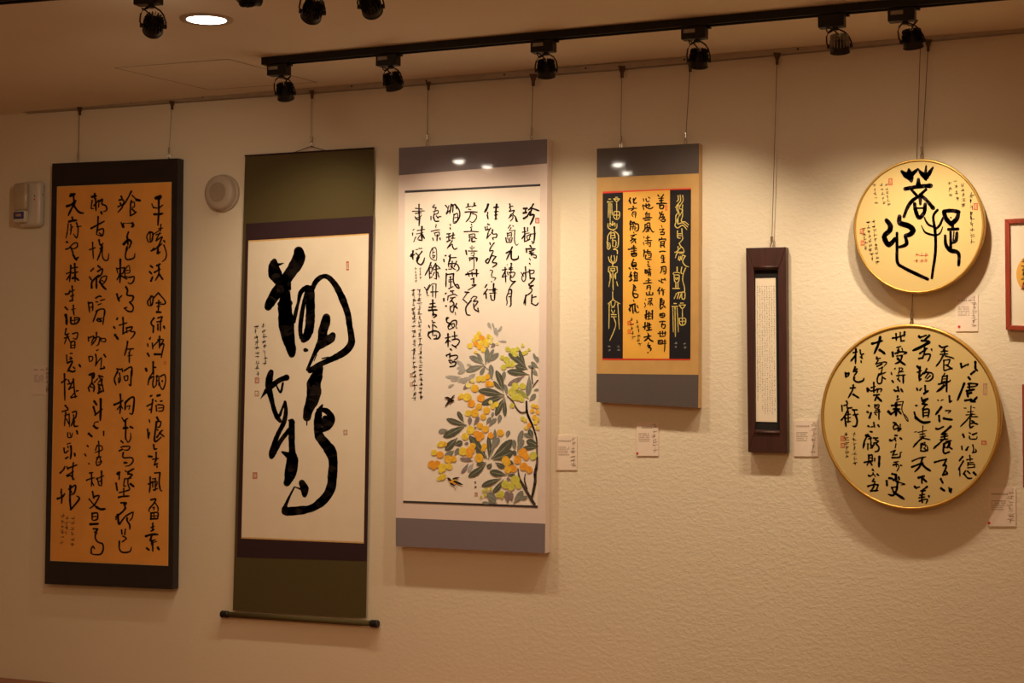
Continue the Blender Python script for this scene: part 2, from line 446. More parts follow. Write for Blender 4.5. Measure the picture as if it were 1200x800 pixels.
# wooden bench along the foot of the wall, only its back edge is in view
zb = P(10, 794, 0.004).z
root = thing('bench', (-3.1, -.25, 0), 'red-brown wooden bench top at the foot of the wall, bottom left corner', 'bench')
MB().box((-4.3, -.46, zb - .035), (-1.7, -.004, zb)).obj('seat', M['benchwood'], root, bevel=.006)
for x in (-4.2, -1.8):
    for y in (-.42, -.05):
        MB().box((x - .03, y - .03, 0), (x + .03, y + .03, zb - .035)).obj('leg', M['benchwood'], root, bevel=.003)
MB().box((-4.15, -.07, zb - .12), (-1.85, -.045, zb - .036)).obj('apron', M['benchwood'], root)

# ------------------------------------------------------------------ traced brush writing
# '@ x y s' opens a window of the work; strokes are 'width x y x y ...', or 'v x y width ...' for varying width
A1 = '''
@75 215 10
45 85 130 125 125;40 75 145 130 120;30 110 140 120 220;38 35 265 90 245 140 200;30 125 230 85 300 50 375;34 110 250 160 320 200 345 230 345
26 95 395 105 430;34 60 445 105 435 150 430;20 50 470 40 560 22 640;20 80 480 85 540 75 600;20 75 540 105 500;22 145 460 165 520 160 600 145 635 110 590;18 150 505 205 500
28 30 685 50 690;22 20 770 60 755 90 720 130 695 155 700 155 740 110 765 85 750
30 360 120 360 180;36 330 155 380 145;22 330 200 320 290 350 290;26 370 180 375 320;22 350 260 410 190;20 410 200 405 280;26 415 210 450 185 445 240 490 260 500 310 460 330;32 435 335 445 360
26 400 390 395 500 380 600;28 320 525 400 480 475 440;24 390 550 460 530 450 610 390 600;22 415 580 440 600
26 410 660 425 720 460 700;26 670 150 680 180 640 200;24 650 190 700 200 680 280 630 340;24 635 270 700 240;26 660 230 665 250;26 790 90 760 150 720 220 700 250;22 800 140 840 180;40 850 190 895 200;24 790 200 780 230;24 780 240 775 370;20 780 230 820 215 825 270 790 280;26 780 375 820 355 850 330;26 800 300 840 340
22 670 460 690 520;14 690 465 800 465;32 690 480 700 515;36 800 465 815 490 790 510
26 755 570 740 610;40 700 710 750 660 790 680;30 740 620 750 720;26 790 690 760 760;26 740 740 725 780
46 1080 170 1130 150 1110 190;30 1110 190 1110 330 1100 490;20 1030 240 1050 290;22 1050 280 1100 290;22 1110 290 1160 250;34 1060 360 1110 360 1160 350
22 1000 570 970 620 990 690;26 1000 570 1040 580 1030 670 1000 690;20 1010 570 1010 680;18 1040 600 1130 540;22 1135 480 1130 560;20 1110 530 1160 520;20 1080 600 1140 580;22 1120 580 1080 660;22 1080 670 1150 620;24 1150 630 1100 740 1030 790;26 1170 670 1185 690;22 1110 740 1150 700
@75 290 10
24 75 -10 100 50 110 90;30 110 90 140 130 170 110;30 125 120 150 150
22 30 305 90 280;26 80 210 75 300 65 400;24 75 310 30 380;28 125 190 130 300 130 400;22 95 240 165 230;22 95 300 165 285;30 100 360 130 350 175 385
28 20 545 55 540 70 500;24 95 450 100 560 95 630;20 70 520 125 495;20 80 570 120 555;24 70 625 110 615
28 15 700 45 730;24 110 675 110 740 120 795;16 90 725 135 715
22 300 25 370 0;22 335 -60 340 60 345 130;26 445 -30 425 60 390 150;20 420 10 450 0;22 450 -10 450 100 480 150 515 140 525 70
28 400 215 430 240;26 315 275 350 240;24 300 345 325 385;30 325 470 330 400 410 320;26 395 280 450 250 440 310 400 350;30 380 360 380 480;22 420 400 440 350 500 335 480 400 440 440;34 420 400 460 460 495 490;18 445 385 465 400
24 285 640 300 760;24 300 650 335 650 335 740;18 310 700 335 690;26 375 590 410 570 440 575;20 375 635 400 640;22 430 620 480 605;18 400 670 440 655;24 380 745 430 720 475 730 475 800
26 740 10 720 80 725 130 760 140 820 120 830 70
30 660 140 660 280 655 410;20 615 240 630 300;22 620 250 700 240 690 300 640 310;22 655 310 620 380;26 670 330 740 370;20 710 230 715 340;18 720 250 760 210 770 290 720 300;18 720 270 760 265;22 715 340 770 350;24 770 350 820 340 815 390 780 425 750 410
30 620 545 635 600 650 630;24 640 600 680 560;28 725 460 745 500 740 555 810 570 800 620 770 640;26 770 640 810 690 800 745 750 745 710 710;26 710 710 740 700
20 1020 40 1060 0;20 1090 70 1100 0;22 1100 70 1130 50;22 1170 -30 1200 60 1190 130 1150 165;26 1100 10 1110 75
28 1015 215 1040 235;28 1005 285 1030 310;30 1020 390 1040 340;30 1090 210 1130 190;28 1060 290 1130 250;26 1110 220 1110 310 1070 385;30 1120 320 1160 375
24 1020 580 980 630 990 680;26 1020 570 1045 580 1030 670 995 680;18 1010 580 1015 680;24 1050 590 1105 530;24 1105 530 1180 620 1180 660 1110 660;22 1080 650 1140 640;24 1110 620 1105 740;30 1090 755 1140 760;20 1090 690 1130 685
@75 365 10
40 20 40 30 90 30 150;28 80 70 85 140 150 135 180 80 120 70;18 95 105 165 95;16 125 75 125 140
24 25 200 15 270 60 255;20 5 310 60 290;20 45 260 5 380;22 50 310 70 350;22 100 260 160 250 145 320 105 310;24 80 360 80 430;24 85 355 125 350 125 430;16 85 395 120 390;16 85 425 125 425
22 75 490 100 490;22 30 510 35 590;22 75 535 95 550 60 560;28 40 600 95 580 85 620 40 700;30 60 690 100 705 135 690;24 110 650 130 670;30 180 625 195 650
22 475 0 465 80 455 155;24 385 0 340 120;24 400 80 440 110 410 115 385 95 450 75
24 285 300 290 350;22 300 305 350 290 320 370;24 380 245 375 320 320 395;22 350 310 415 300 405 380 380 400;20 430 310 435 350;20 430 320 480 315 485 350 440 350
20 385 455 405 445;20 290 530 300 590;20 295 525 335 530 330 570 305 585;24 370 500 380 560 370 640;20 375 620 430 545 440 560 430 660;28 430 670 475 660 465 640;28 470 505 490 535
30 620 90 630 70;28 585 180 600 200;36 600 275 635 325;26 690 70 695 160 690 265;22 650 160 740 130;24 690 260 740 230;22 730 190 740 250;24 740 190 800 180 780 230 830 240 810 290 780 320;18 750 230 790 210
26 745 350 735 420 710 515;22 730 440 820 435;20 780 440 760 500;18 750 520 800 510;24 765 480 765 600
24 620 670 680 680;24 630 690 600 760;22 680 670 690 710;26 710 690 790 650 795 760
34 1090 5 1130 5
28 1055 75 1020 130 1050 180;26 1050 170 1045 250;24 1100 75 1150 60 1130 110;22 1090 120 1150 110;26 1100 150 1100 220;24 1130 120 1130 230;28 1170 175 1180 200
26 1005 320 1015 300;24 980 380 985 410;30 980 490 1000 525;22 1035 370 1040 440;22 1040 410 1110 340;26 1120 290 1120 430;22 1100 330 1165 330 1130 390;24 1120 400 1170 380 1150 480 1140 540;34 1065 500 1140 500
36 960 670 970 700;28 1045 590 1045 680 1050 740;26 1050 650 1080 655
@75 435 10
26 5 30 8 200 10 340;22 50 100 70 150;26 -25 130 30 90;20 45 150 110 130;24 60 210 110 100;22 55 205 120 180;24 110 90 120 200 135 310;20 80 300 125 250;24 85 310 155 290;26 150 230 170 225
28 15 400 50 440;22 -20 470 50 450;22 20 480 5 640;20 10 520 55 500;20 30 560 60 620;20 60 500 65 650;24 100 480 145 470 135 540 100 560;20 110 510 120 570;24 110 570 85 640;26 120 580 120 640 165 640
20 45 720 45 770 85 770 100 720;18 70 720 80 760;28 150 700 160 735
34 300 40 350 25 345 80;24 330 50 325 130 285 190;24 285 190 300 240;28 330 140 355 180 345 240;22 310 180 340 190;20 355 130 400 80;26 410 50 460 65;22 410 60 430 100 400 130;26 445 90 440 160;22 400 150 450 170;26 410 170 410 250;30 400 255 450 230;18 420 190 430 220;22 450 160 465 240
34 355 350 385 395;30 345 415 370 500;26 365 510 450 440;36 430 325 430 440 425 575
18 400 590 360 600 350 640;36 350 640 380 665 400 660;34 290 730 330 765;24 465 705 465 755
26 625 10 590 90 610 160;20 640 80 640 130;22 650 20 660 100 640 140;26 790 0 785 100 780 170 760 150;22 705 60 715 105 745 100 745 50 710 60
28 660 270 665 380 655 495;32 590 390 640 370 690 340;22 660 400 620 450;18 670 400 690 440;30 720 370 715 450;30 720 365 780 310 820 310 815 420 800 500 770 490;20 740 410 780 400;18 770 410 760 450
22 680 545 700 575;24 700 580 750 550;30 720 580 720 660;34 700 665 750 660;26 725 670 720 795;30 780 650 810 665;20 720 710 725 780 750 830 780 790 780 720
24 1050 0 1000 80 985 160;24 1000 90 1050 60 1040 140 1050 190 1080 160;22 1090 50 1080 170;20 1080 60 1110 60 1110 170;20 1090 110 1110 105;22 1130 60 1180 40 1190 120 1160 210 1130 180 1120 130;26 1150 110 1155 125
28 1015 290 1035 280;34 1095 285 1130 275;24 975 405 1045 370;26 1040 330 1020 490;20 1000 450 1020 440;24 1075 345 1085 355;24 1130 350 1155 345;24 1080 400 1085 470;22 1100 390 1165 400 1155 460 1100 465;18 1110 430 1160 425
22 1000 570 1005 600;26 980 680 990 790;20 990 780 1005 710;32 1090 540 1110 580;24 1090 590 1135 590 1120 650 1085 650;30 1085 590 1070 700 1060 800 1080 820 1140 770;20 1100 690 1080 670;28 1090 770 1140 700 1160 690;26 1120 720 1175 765
@70 505 10
18 90 150 130 140;24 50 200 60 255 105 225;30 130 175 135 250 125 325;26 70 320 100 300;30 175 265 180 295;20 95 175 100 200
26 5 490 45 450 60 410;24 85 420 100 450;24 160 370 150 460 150 570;24 110 430 205 395;22 80 520 165 470;26 90 530 130 520 170 570
22 20 680 20 790;28 110 680 185 635 170 725 125 745;22 120 690 145 720
24 325 170 335 185;22 295 270 310 295;20 340 380 350 388;22 455 120 460 200 460 290;20 440 170 490 175 495 220 410 250;20 420 220 440 160;22 460 290 430 350 435 400 470 390 490 350 450 370;18 430 310 490 300;20 470 300 480 350
24 350 490 390 485;22 315 575 350 560 410 545;24 370 490 375 580 370 650;20 375 590 400 640;26 490 470 490 640;20 430 560 520 520;22 440 550 460 630 490 640;18 460 590 500 580
28 385 710 400 790
26 720 115 745 140;28 700 230 740 210;22 720 190 740 180;22 740 180 820 180 800 220 750 220;24 745 250 745 310 840 310 860 350 820 400 770 410;32 760 370 790 370
40 680 500 700 480;24 700 500 695 570;28 660 610 675 700;28 680 490 710 480;20 770 465 785 480;30 800 480 850 450 870 440;26 800 500 850 510 810 550;22 760 560 840 550;22 760 570 750 640 780 640;22 800 560 800 620 820 680 790 690;34 830 620 870 650;22 700 720 820 690;22 750 670 750 770;28 690 775 740 765 815 760
28 1100 160 1110 210 1140 205;34 1045 295 1085 300;26 1130 250 1130 350;22 1090 330 1160 320;24 1120 350 1110 400;28 1110 395 1150 380;24 1140 410 1140 430
26 1060 540 1060 640 1050 720;24 1040 620 1100 590;24 1115 490 1180 485;26 1175 490 1165 600 1180 690 1200 700;18 1090 560 1130 550;22 1090 590 1090 660;18 1090 600 1140 590 1130 650;22 1120 560 1120 700;22 1100 690 1150 670
@70 575 10
26 15 10 25 80 20 150;30 -25 90 30 70 60 30;32 125 -60 120 100 130 215;30 130 215 180 160 230 90 200 60
26 395 70 460 55 440 110 400 170 350 205;22 345 95 390 150 430 190;36 430 190 480 215 535 210
26 380 260 380 340;26 385 265 440 260 440 330 390 345;20 390 300 435 300;36 360 390 455 385
26 395 445 450 445;24 410 480 440 500;26 440 450 420 500 420 560 450 600 500 620 510 680 480 740 400 745 365 730;26 370 730 370 680 390 650 410 680
26 720 140 780 140 760 170;28 750 140 770 200;30 770 200 740 240 680 290;34 680 280 690 390;22 660 300 660 340;26 700 390 770 300 860 245;22 860 250 850 310 820 350;28 790 320 790 350 820 400 820 450
26 725 460 730 510;22 770 450 760 520;22 740 530 780 550;22 780 560 730 600;26 700 590 700 680 740 720 820 710 840 660
26 1070 105 1125 95 1100 150 1050 210 1050 245;22 1110 130 1150 190 1150 240;18 1090 200 1110 190 1100 230;28 1070 260 1070 330;24 1075 260 1150 255 1145 330;18 1105 265 1105 325;26 1065 330 1150 325;16 1075 295 1145 290
26 1090 380 1090 470;22 1070 430 1110 415;22 1070 470 1110 450;34 1010 530 1080 510 1150 510;28 1080 520 1060 580 1100 580 1120 570;24 1070 550 1080 640;26 1090 600 1090 710;18 1110 600 1140 590;30 1020 670 1050 695;34 1150 665 1165 690
'''
A2 = '''
@285 280 8
v 292 205 50 285 260 110 300 330 130 320 390 80
v 330 240 30 380 226 6
v 520 115 90 525 165 120 500 230 125 440 320 115 370 420 110 300 520 105 240 620 85 235 640 60
v 400 380 80 395 480 95 395 560 110 390 650 130 400 740 150 405 810 160 415 880 135 430 960 110 450 1030 95 455 1080 70
v 345 610 50 435 600 60
v 440 470 20 430 420 40
v 480 780 24 490 700 40 515 600 30 540 500 45 600 450 45 625 470 40
v 630 470 80 630 560 85 630 700 90 625 800 90 615 860 90 590 920 80 565 945 60
v 600 480 40 565 620 40 545 740 45 535 850 42 545 925 40
v 645 480 45 680 400 50 740 352 46 800 360 50 870 440 60 930 560 70 980 700 62 995 800 60 1012 900 60 1012 980 70 960 1050 75 860 1110 60 740 1165 55 650 1220 60 625 1235 50
v 780 735 75 770 790 90 745 870 95 745 920 90 720 980 70 670 1070 40 620 1180 30 600 1225 26
v 840 900 60 820 930 90 770 960 90 720 1010 50
v 740 1120 14 800 1105 10
v 665 1140 10 690 1080 8
v 582 1040 40 600 1042 26
@285 430 8
v 262 45 50 245 110 72 240 190 66 265 300 48 290 400 45 320 470 50 345 505 34
v 163 297 4 190 258 24 225 215 50 280 165 55 345 120 50 405 98 60
v 310 170 14 350 235 22 372 150 22
v 345 450 30 365 390 22 392 325 24
v 392 325 30 400 420 40 380 520 45 330 620 45 290 720 48 270 800 60 265 840 48
v 430 500 20 470 520 34
v 455 510 60 455 600 62 455 700 62 460 800 70 462 870 110 450 960 118 430 1040 92 410 1085 66
v 430 590 46 360 680 42 300 770 58 272 830 54
v 365 795 20 430 830 66
v 725 10 60 690 90 110 660 160 140 665 230 138 645 320 120 610 400 95 598 470 80
v 597 510 14 597 545 10
v 742 355 18 710 420 60 702 500 80 700 580 80 715 650 90 770 720 100 820 790 110 842 870 92 842 950 92 835 1030 92 828 1110 92 795 1190 92 735 1260 90 640 1322 72 520 1344 84 410 1352 84 390 1352 54
v 700 400 30 780 410 56 828 480 66 800 550 70 740 590 50
v 770 480 60 760 540 60
v 550 1085 60 575 1140 84 575 1200 44
v 480 1125 16 440 1200 22 400 1290 34 390 1330 60
v 480 1120 8 545 1145 20
'''
A3 = '''
@476 230 10
20 150 95 150 180;14 75 175 215 170;16 110 140 190 150;18 110 200 180 190;24 150 180 155 270 150 345;16 110 260 170 235 175 215;18 105 240 130 275 170 255
14 90 385 75 400;18 75 430 75 460;16 90 530 100 500 115 470;26 185 355 180 430 185 520;14 130 400 220 385;14 120 440 200 425;14 180 430 130 505;24 190 450 215 495;22 150 510 175 515
26 80 640 75 700 80 740;24 50 700 100 680;24 60 680 55 710;12 115 625 140 620;14 150 610 190 610;20 185 645 120 730;18 115 665 150 700;22 150 690 120 760;24 150 710 130 770 170 800 200 770 215 720
16 330 100 310 130 350 130 335 160;16 320 180 370 165 370 200 320 215;18 330 200 320 240;18 290 235 290 280;22 320 245 340 290 385 290;18 355 230 375 260;20 380 240 410 235;14 350 330 355 345
16 345 350 350 370;16 295 410 350 395 395 390;14 335 430 340 460;16 330 430 385 420 380 460 340 460;20 365 450 360 525;18 310 490 320 520;24 395 490 400 510
14 300 610 340 600 355 640 355 740 320 745 280 710 285 650 310 620 310 720;12 310 660 340 650;12 310 695 340 690;16 320 720 340 690
18 460 105 490 150 470 215;14 500 110 480 180 460 200;14 480 200 520 150;24 530 95 510 200;16 520 120 560 100;20 550 100 545 190;22 570 95 620 160 625 240 580 310 550 310;18 560 210 550 300;16 560 220 600 200 600 280 560 300;14 570 250 600 245;18 580 100 590 150;18 515 330 520 345;20 515 370 520 390
20 480 440 520 435;18 500 440 500 520;20 475 480 530 465;22 480 530 520 510;20 550 430 545 500;18 530 460 570 450;16 530 490 575 490;18 540 520 480 610;16 500 590 540 560 540 600;20 545 590 565 620 600 605
22 460 695 470 690;22 440 740 445 770;20 515 685 515 740 505 770;18 515 720 590 715
22 725 90 725 120;16 700 130 760 115;26 800 80 795 110;16 770 120 820 105;16 730 150 760 155;20 690 185 750 180 835 185;20 760 185 740 250 700 300;16 775 200 820 220 820 260 780 305 745 290
20 765 330 770 340;16 755 365 775 355;20 765 380 760 410;18 680 415 760 410 850 415;16 735 450 800 440 800 480 745 490;18 740 450 740 490;14 750 470 790 465;22 740 520 745 500;22 770 500 770 530 810 525;18 810 490 830 495
14 770 580 770 630;16 750 600 760 610;14 795 595 785 615;16 730 640 835 640;22 700 635 710 685;12 760 665 800 660 790 690 760 690;16 740 720 745 760;18 745 720 830 720 825 765;14 790 690 795 800 790 850
34 960 95 945 140 920 185;22 950 220 960 265;20 955 190 955 210;28 1060 95 1050 180 1050 260;22 1030 130 1085 125;16 1035 180 1080 175;20 1040 220 1070 215;24 1045 265 1065 262
20 955 325 980 335;20 925 360 930 395;16 930 395 980 380;16 950 350 950 400;16 990 370 960 420;20 960 430 955 450 945 495;18 945 490 990 440;16 1000 430 1020 390;18 1010 390 1015 440 1060 440 1055 480 1020 480;22 1015 490 1020 510
20 980 545 990 570;20 1030 545 990 600 975 640;18 980 640 1020 640 980 720;22 960 730 930 760 960 780 1000 700 1050 705;22 1050 705 1010 770 1055 780 1055 800 1010 830
@476 300 10
20 290 75 260 150 220 225;16 280 100 300 115;14 275 140 300 130 300 180 275 190;18 270 150 275 260;16 275 260 305 240;20 345 85 310 150;18 350 100 385 130 400 150;14 320 160 390 145;22 350 120 355 270;16 330 190 310 230;20 370 190 385 250;14 270 210 300 200;14 330 260 355 270
14 275 335 240 400 250 460 270 460;14 220 370 250 430;12 250 400 300 330 355 325;16 310 350 310 480;16 350 330 345 490;16 290 420 375 415;16 215 365 240 400
26 310 515 310 600;18 280 560 340 550;22 270 600 350 590;26 265 635 310 630 365 630;22 300 600 320 680 310 700;24 310 680 355 690 320 720;18 305 755 310 775 340 775
20 470 155 475 165;18 500 0 510 20 495 90 500 130;20 500 90 560 85 600 100 620 150 590 175;14 520 110 530 150 490 150;18 590 60 560 130;18 540 60 540 130 580 160
22 470 205 465 360;22 475 215 560 205;22 555 205 555 300 600 370 620 370 600 330 570 345;14 510 250 530 240;14 500 280 545 270;18 520 240 520 370;16 500 300 540 300;18 500 380 550 355
22 460 440 470 430;26 440 500 440 530;22 465 585 475 580;20 520 410 560 405;18 540 420 550 440;16 490 470 560 445 600 465;16 490 480 485 520;16 520 490 580 480;18 550 490 510 540;20 530 520 560 560 550 650 520 640 515 580;18 520 600 550 570;20 590 555 570 600;24 590 600 600 615;12 575 660 580 690
16 745 45 800 20;18 820 20 825 60;14 740 180 800 150;24 700 215 760 205 850 205;18 720 190 740 240;20 770 190 775 240;24 825 160 825 240;18 760 270 800 260;24 790 260 790 320;22 775 340 820 335
14 810 345 720 400;20 690 420 740 425;16 720 425 670 495;18 665 505 715 550;22 760 520 700 600 710 680 750 690;14 760 500 790 470;14 790 470 830 480 790 520;18 790 530 840 530 800 590;20 790 560 800 620 850 650;18 840 610 850 660
14 985 165 1015 170 1000 210;14 1000 215 1005 245 1050 255 1030 285;16 1000 295 1005 305
20 945 335 920 370;22 950 390 905 450;22 935 440 940 500;24 1025 325 1020 420;14 970 395 1070 390;14 980 435 1060 430;24 1040 380 1035 510;20 990 460 1000 510 1030 515
@476 360 10
20 265 215 275 240;18 310 200 310 330;18 330 210 360 235;18 270 300 260 330 290 370;24 280 290 330 275 380 290 395 330 370 365 320 370;18 265 290 255 330 290 372;14 325 330 355 325 350 360 325 365
20 480 120 465 150;22 470 130 500 120;20 480 125 475 170 520 190;18 520 180 490 220 500 260;20 500 220 540 160 590 160 580 230;16 520 200 560 190 560 230 500 260;14 550 240 530 210;16 590 240 595 245
24 490 310 490 460;18 460 360 520 345;20 490 370 460 420;18 500 390 520 400;20 565 290 570 370;16 540 340 600 330;18 540 380 600 370 625 400 590 450 570 450;18 540 440 590 475
24 520 490 535 500;20 475 570 470 560 520 545;18 510 540 510 600;20 520 570 590 560 600 590 560 620;18 500 620 540 620;20 510 640 530 660;22 540 640 580 640 570 680 520 695;22 515 695 550 690
@556 230 13.333
28 550 120 560 150 545 180;22 560 160 605 150;20 550 180 570 200 540 235;24 545 235 630 215;24 620 230 600 280 640 320 670 390;20 570 280 545 320;22 545 330 590 300 600 340 560 390;20 640 330 650 390 680 390;16 590 270 530 350
22 560 450 525 500;20 600 460 610 470;20 570 490 545 540;16 570 540 640 525;20 630 530 625 680 650 760 685 740;20 510 570 520 650;20 520 580 580 570 570 650;18 530 610 570 600;26 490 650 500 715;22 500 715 580 715;22 590 650 575 715;20 520 660 550 700;20 550 650 560 690
40 770 190 830 185;34 800 190 795 260;40 765 260 820 250;40 770 345 830 310;30 830 300 870 230;30 920 120 890 170 840 215;34 880 180 940 200 1010 225;34 890 210 870 280;40 870 290 930 290 910 360 870 440
30 780 490 785 600 780 710;22 750 560 810 550;30 790 590 740 665;24 830 490 830 550;18 810 580 860 570;22 820 620 870 600 850 680;20 820 640 840 690;24 800 700 870 670;22 870 590 880 620;34 935 480 940 600 930 710;24 930 720 900 740;22 880 590 960 580;22 900 700 910 730
34 870 770 890 800
@556 290 13.333
30 590 -10 560 60 500 190;34 500 85 540 60 570 55;34 575 60 575 160 610 190 680 170 685 130
18 510 265 515 275;36 575 250 580 275;26 480 310 480 380 490 540;26 440 350 510 335;26 480 370 430 460;20 440 460 510 440;20 510 380 530 430;28 570 290 570 380;18 540 320 600 310;22 540 340 600 335;22 540 390 630 390 600 460 550 460;20 560 400 560 450;26 570 440 560 500 600 530 640 525 590 570 550 630
24 540 650 530 700 500 780 510 850 500 900;30 545 650 580 670 570 800 570 900 545 920;20 540 720 560 715;20 540 770 565 760
34 810 20 815 80;30 840 20 950 20;24 860 60 930 40;28 880 60 890 130;26 860 90 930 80;24 900 110 960 120 960 160 920 150;24 860 170 875 200;24 860 245 870 265
26 795 300 800 380 800 480;20 730 390 770 450;22 770 390 740 470 760 525 790 510 800 460;20 780 400 860 370;30 860 350 870 480;22 860 355 930 355 920 400 870 410;28 870 480 940 480 900 530 850 580
28 850 570 860 600 910 590;24 920 590 860 630;24 860 630 900 650 880 700 810 750;28 810 740 790 800 770 880;24 960 765 900 780;30 900 740 890 860;26 890 870 960 900 1000 860;26 800 750 795 900
'''
A4 = '''
@700 220 10
22 385 120 370 160;22 380 150 390 185;20 450 120 430 150;24 425 130 430 180 460 175
20 420 215 425 235;18 365 250 420 240 465 240;18 420 250 395 270;16 430 280 405 310 420 340;18 415 285 450 285 445 350;12 420 310 445 305
24 390 390 380 430;22 400 400 430 410;20 385 430 420 425 415 490;20 390 430 385 500;14 390 460 415 455;20 430 400 450 430;22 440 420 480 430 480 490 450 510;18 440 450 440 500;14 445 470 465 470
16 425 520 430 535;16 390 560 460 545;18 430 560 400 590 450 600;22 390 620 430 600 450 650;18 450 600 395 650
22 425 675 430 720;20 365 720 465 710;16 400 700 450 690;18 400 745 460 735;20 430 720 430 770;22 400 780 460 775
18 540 130 545 160;20 570 130 580 160 610 155;16 600 110 620 125;18 535 200 545 260;14 530 215 560 205;18 570 190 575 230;18 560 215 610 195 615 220;20 575 230 620 245 655 225;14 600 185 600 230
18 580 285 560 310;14 570 305 620 300;22 540 360 590 350 640 350;16 570 310 570 355;16 590 310 590 360;16 610 310 610 360;22 560 380 620 375
20 560 430 555 490 530 520;20 570 430 610 410 620 470 650 520 665 510;16 580 450 600 445;20 570 470 610 465 600 490 570 490;16 590 440 590 510;18 570 515 610 505
14 545 575 550 590;14 540 640 550 670;18 590 565 590 640;14 570 590 620 580;16 560 620 640 615;16 570 650 630 640;18 620 640 620 685 605 685;14 590 660 595 675
20 710 85 725 105;20 775 80 755 110;16 720 125 780 120;22 750 110 750 190;22 700 185 760 180 815 185;20 730 150 775 145;24 730 200 735 245;24 740 205 775 205 770 240 740 245
20 730 290 740 310;18 760 280 740 330 720 370;18 740 320 775 310 760 340;20 750 345 785 340 770 365;22 765 365 795 370 785 395 750 390;14 740 380 760 375
12 750 440 760 465;14 730 490 780 480;18 780 485 750 520;18 740 520 790 520;20 745 545 780 545 785 520
18 755 585 755 600;18 725 600 720 625;20 730 605 800 600 795 620;16 740 630 790 625;20 745 640 745 670;20 785 640 780 670;14 745 655 780 652;22 740 675 785 672;20 745 690 740 700;20 780 685 790 700
20 730 750 760 742 800 745
@700 280 10
22 400 170 410 200 455 195 455 165 410 165
22 425 240 405 280;20 410 280 455 275;28 405 290 410 320 450 315 455 285;18 410 305 450 300;24 375 340 385 355;20 420 345 425 355;24 450 345 470 355
22 395 390 385 420 410 420;20 395 420 395 480;20 375 440 410 430;22 380 490 410 475;22 440 385 435 440;20 430 400 465 395 465 430;18 430 430 470 425;20 440 440 440 490;16 440 460 470 455;20 465 430 465 490;18 430 490 475 485
16 420 535 445 550;16 425 555 420 590;18 430 560 450 565 420 600 420 640;22 415 630 420 660 440 690;20 430 640 475 650 470 680 430 690;16 430 600 460 600
20 550 130 545 210;18 545 130 560 150 545 170;22 590 130 585 170;18 570 150 625 145;18 595 170 630 165 625 215 600 215;14 600 190 625 188;20 570 190 565 230 600 235 635 240
20 595 265 600 285;16 590 300 610 300;18 595 320 620 325
22 560 360 560 400;18 565 365 580 365 580 400 560 400;16 565 380 580 380;20 610 345 610 380;14 590 360 635 355;16 590 385 630 380;18 600 395 600 435;18 600 400 625 398 620 435;14 600 415 620 415
20 600 465 600 520;14 570 490 630 480;20 545 520 640 510;18 585 550 580 590;18 590 550 620 545 620 600;12 590 570 615 565
20 575 630 580 655;22 610 620 610 655;18 580 655 650 655;20 650 630 650 655
14 565 705 570 715;14 555 750 565 780 550 800;18 600 700 640 695 630 720;18 600 730 640 725;18 620 720 620 780;18 600 750 590 770;20 635 750 650 775
18 760 190 745 220;22 775 195 775 270;14 750 225 795 220;14 755 248 790 245;20 755 275 795 270
18 755 330 750 380 735 400;22 750 330 800 325 800 400 780 410;16 765 350 785 348;14 770 370 785 370 785 385 770 385
18 720 485 735 500;20 755 470 750 505 775 510;18 770 475 785 480;20 790 465 800 485
22 730 570 705 610;20 725 600 725 650;20 760 580 745 610;14 755 600 790 595;22 770 600 770 660;12 770 625 790 620
18 755 695 760 710;20 745 715 740 790 735 800;18 745 720 780 720 775 760 745 765;14 750 740 775 738
@700 350 10
16 425 15 430 35;24 390 90 370 130;22 380 75 440 60;24 410 80 420 170;24 385 130 380 150;22 440 60 440 150;18 440 90 460 160 490 150;18 465 80 480 110
24 575 140 570 240;18 555 190 595 180;18 575 190 555 220;20 605 150 600 230;14 590 170 625 165;16 590 205 630 200;24 645 140 645 240;16 620 180 655 175;16 590 240 630 235
24 560 280 555 360;22 540 330 575 320;22 590 280 585 330;24 610 290 605 370;16 580 315 635 305;16 590 340 630 335;22 580 370 640 360
14 590 400 600 408;22 550 450 600 440 630 435;24 600 420 590 460 550 495;26 600 460 625 485 655 500
16 600 515 590 540;20 590 550 620 545 600 570;22 600 570 630 580 620 610;16 590 630 600 625
22 740 0 735 110;20 740 120 770 95;20 760 60 800 105;16 750 30 780 50
18 735 175 730 205;20 740 180 780 170 790 200 760 220 735 210;14 760 180 760 210;14 740 195 785 192
18 730 270 760 262 800 265;16 765 270 755 295;20 755 295 755 335;20 760 300 795 305 785 345 765 340
16 710 405 810 400;20 735 385 735 435;20 765 380 765 420;20 795 385 795 430;18 735 440 790 438
22 715 490 715 530;20 720 490 760 485 755 525 715 530;14 735 490 735 530;12 715 510 755 508;18 790 480 790 560 785 620;14 770 500 810 495;16 765 525 810 520
'''
